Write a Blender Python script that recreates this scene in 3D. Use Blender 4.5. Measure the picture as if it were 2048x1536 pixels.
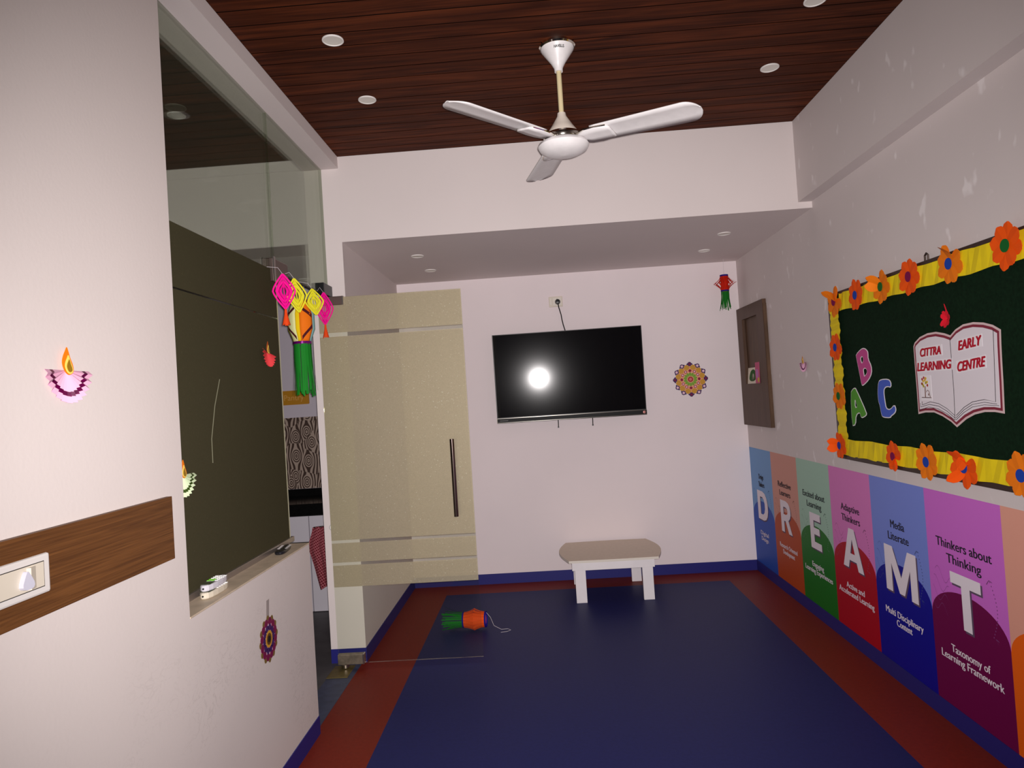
import bpy, bmesh, math, random
from mathutils import Vector, Matrix
random.seed(7)
PI = math.pi
C = bpy.context.scene.collection
SC = bpy.context.scene
for o in list(bpy.data.objects):
    bpy.data.objects.remove(o)

# ---------------------------------------------------------------- camera, world, light, exposure
CAMZ = 1.43
cd = bpy.data.cameras.new('camera'); cam = bpy.data.objects.new('camera', cd); C.objects.link(cam)
R_ = Vector((0.99717602, 0.03962092, -0.06379783)); U_ = Vector((0.06461111, -0.01959569, 0.9977181))
F_ = Vector((-0.03828035, 0.99902262, 0.02210031))
cam.matrix_world = Matrix(((R_.x, U_.x, -F_.x, 0), (R_.y, U_.y, -F_.y, 0), (R_.z, U_.z, -F_.z, CAMZ), (0, 0, 0, 1)))
cd.sensor_width = 36; cd.lens = 1385 / 2048 * 36; cd.clip_start = 0.02
SC.camera = cam
w = bpy.data.worlds.new('world'); SC.world = w; w.use_nodes = True
w.node_tree.nodes['Background'].inputs[0].default_value = (0.75, 0.8, 1, 1)
w.node_tree.nodes['Background'].inputs[1].default_value = 0.01
# the phone's flash, right beside its lens: the only light of the dark room
ld = bpy.data.lights.new('phone_flash', 'SPOT'); fl = bpy.data.objects.new('phone_flash', ld); C.objects.link(fl)
ld.energy = 520; ld.color = (1.0, 0.945, 0.935); ld.spot_size = math.radians(107); ld.spot_blend = 1.0; ld.shadow_soft_size = 0.012
fl.location = (0.012, 0.0, CAMZ + 0.012)
fl.rotation_euler = (math.radians(88.6), 0, math.radians(1.0))
SC.view_settings.view_transform = 'Standard'; SC.view_settings.look = 'None'
SC.view_settings.gamma = 1; SC.view_settings.use_curve_mapping = False
SC.view_settings.exposure = 0.0

# ---------------------------------------------------------------- materials
def lin(c):
    f = lambda v: (v / 255 / 12.92) if v <= 10 else ((v / 255 + 0.055) / 1.055) ** 2.4
    return (f(c[0]), f(c[1]), f(c[2]), 1)
MATS = {}
def mat(name, rgb, rough=0.6, metal=0.0, spec=0.4, noise=0.0, scale=20, bump=0.0, stretch=(1, 1, 1), trans=0.0):
    if name in MATS: return MATS[name]
    m = bpy.data.materials.new(name); m.use_nodes = True; MATS[name] = m
    nt = m.node_tree; b = nt.nodes['Principled BSDF']
    b.inputs['Base Color'].default_value = lin(rgb); b.inputs['Roughness'].default_value = rough
    b.inputs['Metallic'].default_value = metal; b.inputs['Specular IOR Level'].default_value = spec
    if noise or bump:
        tc = nt.nodes.new('ShaderNodeTexCoord'); mp = nt.nodes.new('ShaderNodeMapping'); n = nt.nodes.new('ShaderNodeTexNoise')
        mp.inputs['Scale'].default_value = stretch; n.inputs['Scale'].default_value = scale; n.inputs['Detail'].default_value = 6
        nt.links.new(tc.outputs['Object'], mp.inputs[0]); nt.links.new(mp.outputs[0], n.inputs['Vector'])
        if noise:
            r = nt.nodes.new('ShaderNodeMapRange'); r.inputs[1].default_value = 0.3; r.inputs[2].default_value = 0.7
            r.inputs[3].default_value = 1 - noise; r.inputs[4].default_value = 1 + noise * 0.6
            nt.links.new(n.outputs['Fac'], r.inputs[0])
            mx = nt.nodes.new('ShaderNodeVectorMath'); mx.operation = 'SCALE'
            mx.inputs[0].default_value = lin(rgb)[:3]; nt.links.new(r.outputs[0], mx.inputs['Scale'])
            nt.links.new(mx.outputs[0], b.inputs['Base Color'])
        if bump:
            bp = nt.nodes.new('ShaderNodeBump'); bp.inputs['Strength'].default_value = bump; bp.inputs['Distance'].default_value = 0.002
            nt.links.new(n.outputs['Fac'], bp.inputs['Height']); nt.links.new(bp.outputs[0], b.inputs['Normal'])
    return m

def ramp(nt, fac, stops, interp='LINEAR'):
    r = nt.nodes.new('ShaderNodeValToRGB'); r.color_ramp.interpolation = interp
    while len(r.color_ramp.elements) < len(stops): r.color_ramp.elements.new(0.5)
    for e, (p, c) in zip(r.color_ramp.elements, stops): e.position = p; e.color = c
    nt.links.new(fac, r.inputs[0]); return r

def wood(name, dark, light, axis, rough=0.45, per_obj=0.0, scale=3.0, spec=0.3, fine=14):
    m = bpy.data.materials.new(name); m.use_nodes = True; nt = m.node_tree; b = nt.nodes['Principled BSDF']
    tc = nt.nodes.new('ShaderNodeTexCoord'); mp = nt.nodes.new('ShaderNodeMapping')
    s = [fine, fine, fine]; s[axis] = 0.9; mp.inputs['Scale'].default_value = s
    oi = nt.nodes.new('ShaderNodeObjectInfo'); cmb = nt.nodes.new('ShaderNodeVectorMath'); cmb.operation = 'SCALE'
    cmb.inputs[0].default_value = (13.7, 7.3, 5.1); nt.links.new(oi.outputs['Random'], cmb.inputs['Scale'])
    add = nt.nodes.new('ShaderNodeVectorMath'); nt.links.new(tc.outputs['Object'], add.inputs[0]); nt.links.new(cmb.outputs[0], add.inputs[1])
    nt.links.new(add.outputs[0], mp.inputs[0])
    n = nt.nodes.new('ShaderNodeTexNoise'); n.inputs['Scale'].default_value = scale; n.inputs['Detail'].default_value = 8; n.inputs['Distortion'].default_value = 1.6
    nt.links.new(mp.outputs[0], n.inputs['Vector'])
    r = ramp(nt, n.outputs['Fac'], [(0.33, lin(dark)), (0.5, lin([(a + c) / 2 for a, c in zip(dark, light)])), (0.68, lin(light))])
    v = nt.nodes.new('ShaderNodeMapRange'); v.inputs[3].default_value = 1 - per_obj; v.inputs[4].default_value = 1 + per_obj
    nt.links.new(oi.outputs['Random'], v.inputs[0])
    sc = nt.nodes.new('ShaderNodeVectorMath'); sc.operation = 'SCALE'
    nt.links.new(r.outputs[0], sc.inputs[0]); nt.links.new(v.outputs[0], sc.inputs['Scale']); nt.links.new(sc.outputs[0], b.inputs['Base Color'])
    b.inputs['Roughness'].default_value = rough; b.inputs['Specular IOR Level'].default_value = spec
    return m

def wall_mat(name, rgb, dirt=0.0, patches=0.0):
    m = bpy.data.materials.new(name); m.use_nodes = True; nt = m.node_tree; b = nt.nodes['Principled BSDF']
    tc = nt.nodes.new('ShaderNodeTexCoord')
    n = nt.nodes.new('ShaderNodeTexNoise'); n.inputs['Scale'].default_value = 1.4; n.inputs['Detail'].default_value = 4
    nt.links.new(tc.outputs['Object'], n.inputs['Vector'])
    c = lin(rgb)
    r = ramp(nt, n.outputs['Fac'], [(0.3, tuple(x * 0.95 for x in c[:3]) + (1,)), (0.7, c)])
    col = r.outputs[0]
    if dirt:
        mp = nt.nodes.new('ShaderNodeMapping'); mp.inputs['Scale'].default_value = (1, 3.0, 5.0); mp.inputs['Rotation'].default_value = (0.5, 0, 0)
        nt.links.new(tc.outputs['Object'], mp.inputs[0])
        n2 = nt.nodes.new('ShaderNodeTexNoise'); n2.inputs['Scale'].default_value = 3.0; n2.inputs['Detail'].default_value = 9; n2.inputs['Distortion'].default_value = 2.5
        nt.links.new(mp.outputs[0], n2.inputs['Vector'])
        r2 = ramp(nt, n2.outputs['Fac'], [(0.475, (0, 0, 0, 1)), (0.497, (1, 1, 1, 1)), (0.503, (1, 1, 1, 1)), (0.525, (0, 0, 0, 1))])
        n3 = nt.nodes.new('ShaderNodeTexNoise'); n3.inputs['Scale'].default_value = 2.2; n3.inputs['Detail'].default_value = 3
        nt.links.new(tc.outputs['Object'], n3.inputs['Vector'])
        r3 = ramp(nt, n3.outputs['Fac'], [(0.5, (0, 0, 0, 1)), (0.7, (1, 1, 1, 1))])
        mm = nt.nodes.new('ShaderNodeMath'); mm.operation = 'MULTIPLY'; nt.links.new(r2.outputs[0], mm.inputs[0])
        sz = nt.nodes.new('ShaderNodeSeparateXYZ'); nt.links.new(tc.outputs['Object'], sz.inputs[0]); rz_ = nt.nodes.new('ShaderNodeMapRange'); rz_.inputs[1].default_value = 0.95; rz_.inputs[2].default_value = 0.5; nt.links.new(sz.outputs[2], rz_.inputs[0])
        m0 = nt.nodes.new('ShaderNodeMath'); m0.operation = 'MULTIPLY'; nt.links.new(r3.outputs[0], m0.inputs[0]); nt.links.new(rz_.outputs[0], m0.inputs[1]); nt.links.new(m0.outputs[0], mm.inputs[1])
        m2 = nt.nodes.new('ShaderNodeMath'); m2.operation = 'MULTIPLY'; m2.inputs[1].default_value = dirt; nt.links.new(mm.outputs[0], m2.inputs[0])
        mx = nt.nodes.new('ShaderNodeMix'); mx.data_type = 'RGBA'; nt.links.new(m2.outputs[0], mx.inputs[0]); nt.links.new(col, mx.inputs[6])
        mx.inputs[7].default_value = lin((120, 105, 100)); col = mx.outputs[2]
    if patches:
        mp = nt.nodes.new('ShaderNodeMapping'); mp.inputs['Scale'].default_value = (1, 3.5, 2.2)
        nt.links.new(tc.outputs['Object'], mp.inputs[0])
        n4 = nt.nodes.new('ShaderNodeTexNoise'); n4.inputs['Scale'].default_value = 3.6; n4.inputs['Detail'].default_value = 2
        nt.links.new(mp.outputs[0], n4.inputs['Vector'])
        r4 = ramp(nt, n4.outputs['Fac'], [(0.66, (0, 0, 0, 1)), (0.72, (patches,) * 3 + (1,))])
        mx = nt.nodes.new('ShaderNodeMix'); mx.data_type = 'RGBA'; nt.links.new(r4.outputs[0], mx.inputs[0]); nt.links.new(col, mx.inputs[6])
        mx.inputs[7].default_value = lin((245, 240, 240)); col = mx.outputs[2]
    nt.links.new(col, b.inputs['Base Color'])
    n5 = nt.nodes.new('ShaderNodeTexNoise'); n5.inputs['Scale'].default_value = 90; nt.links.new(tc.outputs['Object'], n5.inputs['Vector'])
    bp = nt.nodes.new('ShaderNodeBump'); bp.inputs['Strength'].default_value = 0.12; bp.inputs['Distance'].default_value = 0.002
    nt.links.new(n5.outputs['Fac'], bp.inputs['Height']); nt.links.new(bp.outputs[0], b.inputs['Normal'])
    b.inputs['Roughness'].default_value = 0.7; b.inputs['Specular IOR Level'].default_value = 0.2
    return m

def clear_glass(name, tint, refl=0.5):
    m = bpy.data.materials.new(name); m.use_nodes = True; nt = m.node_tree; nt.nodes.clear()
    out = nt.nodes.new('ShaderNodeOutputMaterial'); t = nt.nodes.new('ShaderNodeBsdfTransparent'); g = nt.nodes.new('ShaderNodeBsdfGlossy')
    t.inputs[0].default_value = tint + (1,); g.inputs['Roughness'].default_value = 0.02; g.inputs[0].default_value = (1, 1, 1, 1)
    f = nt.nodes.new('ShaderNodeFresnel'); f.inputs[0].default_value = 1.45
    k = nt.nodes.new('ShaderNodeMath'); k.operation = 'MULTIPLY'; k.inputs[1].default_value = refl; nt.links.new(f.outputs[0], k.inputs[0])
    mx = nt.nodes.new('ShaderNodeMixShader'); nt.links.new(k.outputs[0], mx.inputs[0]); nt.links.new(t.outputs[0], mx.inputs[1]); nt.links.new(g.outputs[0], mx.inputs[2])
    nt.links.new(mx.outputs[0], out.inputs[0]); return m

def film_mat(name, tint, base, share, sparkle, sheen=0.0):
    # frosted sheet: part passes straight, part scatters on through, a little scatters back, with glitter grains
    m = bpy.data.materials.new(name); m.use_nodes = True; nt = m.node_tree; nt.nodes.clear()
    out = nt.nodes.new('ShaderNodeOutputMaterial')
    t = nt.nodes.new('ShaderNodeBsdfTransparent'); t.inputs[0].default_value = tint + (1,)
    tl = nt.nodes.new('ShaderNodeBsdfTranslucent'); tl.inputs[0].default_value = base + (1,)
    d = nt.nodes.new('ShaderNodeBsdfDiffuse')
    tc = nt.nodes.new('ShaderNodeTexCoord'); v = nt.nodes.new('ShaderNodeTexVoronoi'); v.inputs['Scale'].default_value = 240
    nt.links.new(tc.outputs['Object'], v.inputs['Vector'])
    hs = nt.nodes.new('ShaderNodeSeparateColor'); nt.links.new(v.outputs['Color'], hs.inputs[0])
    lo = tuple(x * 0.90 for x in base) + (1,)
    r = ramp(nt, hs.outputs[0], [(0.0, lo), (0.9, base + (1,)), (0.985, base + (1,)), (1.0, tuple(min(1, x * sparkle) for x in base) + (1,))])
    nt.links.new(r.outputs[0], d.inputs[0])
    a = nt.nodes.new('ShaderNodeMixShader'); a.inputs[0].default_value = share[1]
    gl = nt.nodes.new('ShaderNodeBsdfGlossy'); gl.inputs['Roughness'].default_value = 0.55; nt.links.new(r.outputs[0], gl.inputs[0])
    dg = nt.nodes.new('ShaderNodeMixShader'); dg.inputs[0].default_value = sheen; nt.links.new(d.outputs[0], dg.inputs[1]); nt.links.new(gl.outputs[0], dg.inputs[2])
    nt.links.new(tl.outputs[0], a.inputs[1]); nt.links.new(dg.outputs[0], a.inputs[2])
    mx = nt.nodes.new('ShaderNodeMixShader'); mx.inputs[0].default_value = share[0]
    nt.links.new(t.outputs[0], mx.inputs[1]); nt.links.new(a.outputs[0], mx.inputs[2])
    nt.links.new(mx.outputs[0], out.inputs[0]); return m

def rings_mat(name):
    m = bpy.data.materials.new(name); m.use_nodes = True; nt = m.node_tree; b = nt.nodes['Principled BSDF']
    # eyes of rings with vertical stripes that part around them
    def math_(op, a, b_=None, c=None):
        n = nt.nodes.new('ShaderNodeMath'); n.operation = op
        for i_, q in enumerate((a, b_, c)):
            if q is None: continue
            if isinstance(q, (int, float)): n.inputs[i_].default_value = q
            else: nt.links.new(q, n.inputs[i_])
        return n.outputs[0]
    tc = nt.nodes.new('ShaderNodeTexCoord'); mp = nt.nodes.new('ShaderNodeMapping'); mp.inputs['Scale'].default_value = (8.5, 0.0, 5.6)
    nt.links.new(tc.outputs['Object'], mp.inputs[0])
    v = nt.nodes.new('ShaderNodeTexVoronoi'); v.inputs['Scale'].default_value = 1.0; v.inputs['Randomness'].default_value = 0.6
    nt.links.new(mp.outputs[0], v.inputs['Vector'])
    sp_ = nt.nodes.new('ShaderNodeSeparateXYZ'); nt.links.new(mp.outputs[0], sp_.inputs[0])
    sq_ = nt.nodes.new('ShaderNodeSeparateXYZ'); nt.links.new(v.outputs['Position'], sq_.inputs[0])
    dx = math_('SUBTRACT', sp_.outputs[0], sq_.outputs[0]); dz = math_('SUBTRACT', sp_.outputs[2], sq_.outputs[2])
    rho = math_('SQRT', math_('ADD', math_('MULTIPLY', dx, dx), math_('MULTIPLY', dz, dz)))
    fac = math_('MINIMUM', 1.0, math_('POWER', math_('DIVIDE', 0.30, math_('MAXIMUM', rho, 0.01)), 2.2))
    ph = math_('ADD', math_('MULTIPLY', math_('SUBTRACT', sp_.outputs[0], math_('MULTIPLY', dx, fac)), 27.0), math_('MULTIPLY', math_('MAXIMUM', 0.0, math_('SUBTRACT', 0.30, rho)), 62.0))
    h = nt.nodes.new('ShaderNodeMath'); h.operation = 'MULTIPLY_ADD'; h.inputs[1].default_value = 0.5; h.inputs[2].default_value = 0.5
    nt.links.new(math_('SINE', ph), h.inputs[0])
    r = ramp(nt, h.outputs[0], [(0.42, lin((58, 36, 24))), (0.56, lin((165, 145, 132)))])
    nt.links.new(r.outputs[0], b.inputs['Base Color']); b.inputs['Roughness'].default_value = 0.5
    return m

def check_mat(name):
    m = bpy.data.materials.new(name); m.use_nodes = True; nt = m.node_tree; b = nt.nodes['Principled BSDF']
    tc = nt.nodes.new('ShaderNodeTexCoord'); mp = nt.nodes.new('ShaderNodeMapping'); mp.inputs['Rotation'].default_value = (0, 0.45, 0)
    nt.links.new(tc.outputs['Object'], mp.inputs[0])
    outs = []
    for ax in ('X', 'Z'):
        wv = nt.nodes.new('ShaderNodeTexWave'); wv.bands_direction = ax; wv.inputs['Scale'].default_value = 26 if ax == 'X' else 18
        nt.links.new(mp.outputs[0], wv.inputs['Vector'])
        outs.append(ramp(nt, wv.outputs['Fac'], [(0.80, (0, 0, 0, 1)), (0.95, (1, 1, 1, 1))]).outputs[0])
    a = nt.nodes.new('ShaderNodeMath'); a.operation = 'MAXIMUM'; nt.links.new(outs[0], a.inputs[0]); nt.links.new(outs[1], a.inputs[1])
    r = ramp(nt, a.outputs[0], [(0.0, lin((108, 8, 28))), (1.0, lin((190, 110, 118)))])
    nt.links.new(r.outputs[0], b.inputs['Base Color']); b.inputs['Roughness'].default_value = 0.9
    return m

WALL = wall_mat('wall_paint', (222, 211, 209))
WALLB = wall_mat('lightened_back_wall_paint', (242, 230, 232))  # wall paint lightened: brightness the flash loses at this distance put into the colour
WALLD = wall_mat('scuffed_wall_paint', (212, 201, 197), dirt=0.28)
WALLR = wall_mat('patched_wall_paint', (214, 204, 202), patches=0.5)
WALLP = wall_mat('stained_pantry_paint', (205, 200, 190), patches=0.25)
GLASS = clear_glass('clear_glass', (0.86, 0.90, 0.83), 0.5)
DGLASS = clear_glass('door_glass', (0.95, 0.965, 0.93), 0.5)
FILM = film_mat('frosted_film', (0.84, 0.82, 0.70), (0.74, 0.66, 0.51), (0.33, 0.85), 1.7, 0.22)
FILMD = film_mat('shade_tinted_film', (0.42, 0.40, 0.26), (0.13, 0.115, 0.065), (0.75, 0.6), 1.3)  # same frosted film, darkness of the unlit room behind put into its colour
PLANK = wood('dark_ceiling_wood', (55, 24, 13), (95, 46, 24), 0, 0.6, 0.16, scale=1.6, spec=0.06)
STRIP = wood('brown_laminate', (78, 46, 20), (108, 68, 33), 1, 0.5, scale=2.6, fine=46)
NICHEW = wood('dark_brown_laminate', (68, 47, 33), (92, 66, 50), 2, 0.5, fine=40)
NICHEB = wood('brown_back_laminate', (62, 42, 26), (96, 68, 44), 2, 0.5)
BLUEF = mat('blue_vinyl', (31, 35, 88), 0.5, spec=0.15, noise=0.12, scale=60, bump=0.08)
REDF = mat('red_vinyl', (116, 36, 22), 0.5, spec=0.15, noise=0.12, scale=60, bump=0.08)
GREYF = mat('grey_floor', (78, 76, 78), 0.5, noise=0.25, scale=9)
SKIRT = mat('blue_skirting', (36, 36, 114), 0.45, spec=0.3)
WHITEP = mat('white_plastic', (232, 228, 224), 0.35)
WHITEM = mat('white_enamel', (226, 222, 222), 0.35, noise=0.05, scale=30)
CREAM = mat('cream_rod', (205, 190, 150), 0.4)
CHROME = mat('chrome', (230, 225, 215), 0.12, 1.0)
STEEL = mat('brushed_steel', (190, 182, 178), 0.28, 1.0)
PATCH = mat('dull_steel', (120, 104, 98), 0.4, 0.9)
BLACK = mat('black_plastic', (16, 16, 18), 0.35)
GRANITE = mat('black_granite', (16, 15, 15), 0.18, noise=0.3, scale=80)
ALU = mat('aluminium', (170, 160, 155), 0.35, 0.85)
BRASS = mat('brass_plate', (120, 105, 60), 0.5, 0.6, noise=0.2, scale=30)
FELT = mat('green_felt', (12, 34, 18), 0.95, spec=0.1, noise=0.35, scale=90, bump=0.3)
YELLOW = mat('yellow_paper', (232, 205, 8), 0.75, noise=0.08, scale=14)
FRAMEB = mat('dark_frame', (52, 36, 28), 0.5)
TTOP = mat('grey_table_top', (216, 200, 180), 0.5, noise=0.05, scale=40)
TWHITE = mat('white_painted_wood', (236, 230, 232), 0.45, noise=0.03, scale=12)
def paper(name, rgb, rough=0.75): return mat(name, rgb, rough, spec=0.2)

# ---------------------------------------------------------------- mesh helpers
class MB:
    def __init__(s): s.v = []; s.f = []
    def add(s, vs, fs):
        n = len(s.v); s.v += [tuple(x) for x in vs]; s.f += [tuple(i + n for i in f) for f in fs]; return s
    def box(s, x0, x1, y0, y1, z0, z1):
        x0, x1 = min(x0, x1), max(x0, x1); y0, y1 = min(y0, y1), max(y0, y1); z0, z1 = min(z0, z1), max(z0, z1)
        return s.add([(x0, y0, z0), (x1, y0, z0), (x1, y1, z0), (x0, y1, z0), (x0, y0, z1), (x1, y0, z1), (x1, y1, z1), (x0, y1, z1)],
                     [(0, 3, 2, 1), (4, 5, 6, 7), (0, 1, 5, 4), (1, 2, 6, 5), (2, 3, 7, 6), (3, 0, 4, 7)])
    def tube(s, path, r, n=8, cap=True):
        path = [Vector(p) for p in path]; rings = []
        for i, p in enumerate(path):
            d = (path[min(i + 1, len(path) - 1)] - path[max(i - 1, 0)]).normalized()
            a = d.orthogonal() if i == 0 else (a_prev - d * a_prev.dot(d))
            a.normalize(); a_prev = a; b = d.cross(a)
            rr = r[i] if isinstance(r, (list, tuple)) else r
            rings.append([p + (a * math.cos(2 * PI * k / n) + b * math.sin(2 * PI * k / n)) * rr for k in range(n)])
        vs = [q for g in rings for q in g]; fs = []
        for i in range(len(rings) - 1):
            for k in range(n): fs.append((i * n + k, i * n + (k + 1) % n, (i + 1) * n + (k + 1) % n, (i + 1) * n + k))
        if cap: fs += [tuple(range(n))[::-1], tuple((len(rings) - 1) * n + k for k in range(n))]
        return s.add(vs, fs)
    def lathe(s, prof, c, n=32, axis='Z'):
        vs = []; fs = []; m = len(prof)
        for k in range(n):
            a = 2 * PI * k / n
            for r, h in prof:
                p = (r * math.cos(a), r * math.sin(a), h)
                if axis == 'X': p = (p[2], p[0], p[1])
                if axis == 'Y': p = (p[0], p[2], p[1])
                vs.append((c[0] + p[0], c[1] + p[1], c[2] + p[2]))
        for k in range(n):
            for i in range(m - 1):
                fs.append((k * m + i, ((k + 1) % n) * m + i, ((k + 1) % n) * m + i + 1, k * m + i + 1))
        return s.add(vs, fs)
    def ribbon(s, pts, wv, width, taper=None):
        vs = []; fs = []
        for i, p in enumerate(pts):
            p = Vector(p); wd = wv[i] if isinstance(wv, list) else wv
            h = Vector(wd).normalized() * (width * (taper[i] if taper else 1) / 2)
            vs += [p - h, p + h]
        for i in range(len(pts) - 1): fs.append((2 * i, 2 * i + 1, 2 * i + 3, 2 * i + 2))
        return s.add(vs, fs)
    def prism(s, out, fn0, fn1):
        n = len(out); vs = [fn0(*p) for p in out] + [fn1(*p) for p in out]
        fs = [tuple(range(n)), tuple(range(n, 2 * n))[::-1]] + [(i, (i + 1) % n, n + (i + 1) % n, n + i) for i in range(n)]
        return s.add(vs, fs)

def wpos(o):
    p = Vector((0, 0, 0))
    while o is not None: p += Vector(o.location); o = o.parent
    return p
def obj(name, mb, m, parent=None, smooth=False, bevel=0.0, kind=None, label=None, solid=0.0, recalc=True):
    me = bpy.data.meshes.new(name)
    if parent is None:
        xs = [v[0] for v in mb.v]; ys = [v[1] for v in mb.v]; zs = [v[2] for v in mb.v]
        loc = Vector(((min(xs) + max(xs)) / 2, (min(ys) + max(ys)) / 2, min(zs))); off = loc
    else:
        off = wpos(parent); loc = Vector((0, 0, 0))
    me.from_pydata([(v[0] - off.x, v[1] - off.y, v[2] - off.z) for v in mb.v], [], mb.f)
    if recalc:
        bm = bmesh.new(); bm.from_mesh(me); bmesh.ops.recalc_face_normals(bm, faces=bm.faces); bm.to_mesh(me); bm.free()
    me.materials.append(m)
    o = bpy.data.objects.new(name, me); C.objects.link(o); o.location = loc
    if parent is not None: o.parent = parent
    if smooth:
        for p in me.polygons: p.use_smooth = True
        md = o.modifiers.new('edge', 'EDGE_SPLIT'); md.split_angle = math.radians(40)
    if solid:
        md = o.modifiers.new('solid', 'SOLIDIFY'); md.thickness = solid; md.offset = 0
    if bevel:
        md = o.modifiers.new('bevel', 'BEVEL'); md.width = bevel; md.segments = 2; md.limit_method = 'ANGLE'
    if kind: o['kind'] = kind
    if label: o['label'] = label
    return o
def thing(name, label, cat, loc, group=None, kind=None):
    o = bpy.data.objects.new(name, None); C.objects.link(o); o.location = loc; o.empty_display_size = 0.05
    o['label'] = label; o['category'] = cat
    if group: o['group'] = group
    if kind: o['kind'] = kind
    return o
def tag(o, label, cat, group=None):
    o['label'] = label; o['category'] = cat
    if group: o['group'] = group
    return o
def struct(name, mb, m, parent=None, **k):
    return obj(name, mb, m, parent, kind=None if parent else 'structure', **k)

_txt = {}
def text2d(body, bold=0.0):
    key = (body, bold)
    if key in _txt: return _txt[key]
    cu = bpy.data.curves.new('t', 'FONT'); cu.body = body; cu.size = 1; cu.offset = bold; cu.resolution_u = 4
    o = bpy.data.objects.new('t', cu); C.objects.link(o)
    me = bpy.data.meshes.new_from_object(o)
    vs = [(v.co.x, v.co.y) for v in me.vertices]; fs = [tuple(p.vertices) for p in me.polygons]
    bpy.data.objects.remove(o); bpy.data.meshes.remove(me); bpy.data.curves.remove(cu)
    _txt[key] = (vs, fs); return _txt[key]
def text_fit(mb, body, p0, p1, ph, fn, bold=0.0, shear=0.0, thick=0.0):
    # fits the text's bounding box to the baseline p0-p1 and the cap height point ph (2-D), fn maps to 3-D
    vs, fs = text2d(body, bold)
    x0 = min(v[0] for v in vs); x1 = max(v[0] for v in vs)
    caps, _ = text2d('H', bold); h = max(v[1] for v in caps); b0 = min(v[1] for v in caps)
    e = ((p1[0] - p0[0]), (p1[1] - p0[1])); g = ((ph[0] - p0[0]), (ph[1] - p0[1]))
    o3, ox3, oy3 = Vector(fn(*p0)), Vector(fn(p0[0] + 1e-3, p0[1])), Vector(fn(p0[0], p0[1] + 1e-3))
    nr = (ox3 - o3).cross(oy3 - o3).normalized(); nr = nr if nr.dot(Vector((0.2, 2.5, 1.4)) - o3) > 0 else -nr
    for ci_, (ox, oy) in enumerate(((0, 0),) if not thick else ((-1, -.6), (1, -.6), (-1, .6), (1, .6))):   # heavier stroke: shifted copies
        vv = []
        for x, y in vs:
            t = (x - x0) / (x1 - x0); q = (y - b0) / (h - b0)
            vv.append(tuple(Vector(fn(p0[0] + e[0] * t + g[0] * q + e[0] * q * shear + ox * thick, p0[1] + e[1] * t + g[1] * q + e[1] * q * shear + oy * thick)) + nr * (0.0003 * ci_)))
        mb.add(vv, fs)
    return mb
def shape2d(polys, fn0):
    # filled 2-D outline with holes -> one flat layer
    cu = bpy.data.curves.new('s', 'CURVE'); cu.dimensions = '2D'; cu.fill_mode = 'BOTH'
    for p in polys:
        sp = cu.splines.new('POLY'); sp.points.add(len(p) - 1)
        for i, q in enumerate(p): sp.points[i].co = (q[0], q[1], 0, 1)
        sp.use_cyclic_u = True
    o = bpy.data.objects.new('s', cu); C.objects.link(o); me = bpy.data.meshes.new_from_object(o)
    vs = [fn0(v.co.x, v.co.y) for v in me.vertices]; fs = [tuple(p.vertices) for p in me.polygons]
    bpy.data.objects.remove(o); bpy.data.meshes.remove(me); bpy.data.curves.remove(cu)
    return vs, fs
def offset2d(p, d):
    n = len(p); A = sum(p[i][0] * p[(i + 1) % n][1] - p[(i + 1) % n][0] * p[i][1] for i in range(n)); sg = 1 if A > 0 else -1
    out = []
    for i in range(n):
        a, b, c = Vector(p[i - 1]), Vector(p[i]), Vector(p[(i + 1) % n])
        e1 = (b - a).normalized(); e2 = (c - b).normalized()
        n1 = Vector((e1.y, -e1.x)) * sg; n2 = Vector((e2.y, -e2.x)) * sg
        m = n1 + n2
        if m.length < 1e-4: m = n1
        m.normalize(); k = d / max(0.5, m.dot(n1)); q = b + m * k; out.append((q.x, q.y))
    return out
def smooth2d(p, it=1):
    for _ in range(it):
        q = []
        for i in range(len(p)):
            a = p[i]; b = p[(i + 1) % len(p)]
            q += [(a[0] * .75 + b[0] * .25, a[1] * .75 + b[1] * .25), (a[0] * .25 + b[0] * .75, a[1] * .25 + b[1] * .75)]
        p = q
    return p

# ---------------------------------------------------------------- room dimensions (metres)
XW, XR, XB = -1.072, 1.591, 1.515        # left wall, right wall, beam face
XI = -1.272                              # far face of the left wall
XG = -1.175                              # glass line
YB, YP = 5.43, 3.918                     # back wall, bulkhead / pier front
ZC, ZS, ZB, ZL = 2.886, 2.393, 2.429, 2.819
Y0, Y1 = 2.021, 3.078                    # opening start, half wall end
ZSILL = 0.848
YN = -1.6                                # wall behind the camera

# floor
fl_ = struct('floor', MB().box(XW - 0.02, XR + 0.15, YN, YB + 0.1, -0.1, 0.0), REDF)
struct('blue_inlay', MB().box(-0.785, 1.304, YN + 0.3, 5.172, 0.0005, 0.0015), BLUEF, fl_)
pf = struct('floor', MB().box(-4.2, XW - 0.02, -1.0, YB + 0.1, -0.1, 0.0), GREYF)
struct('threshold_strip', MB().box(XW - 0.16, XW - 0.02, Y1, YP, 0.0, 0.002), mat('blue_grey_vinyl', (62, 68, 92), 0.5, noise=0.3, scale=20), pf)

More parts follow.
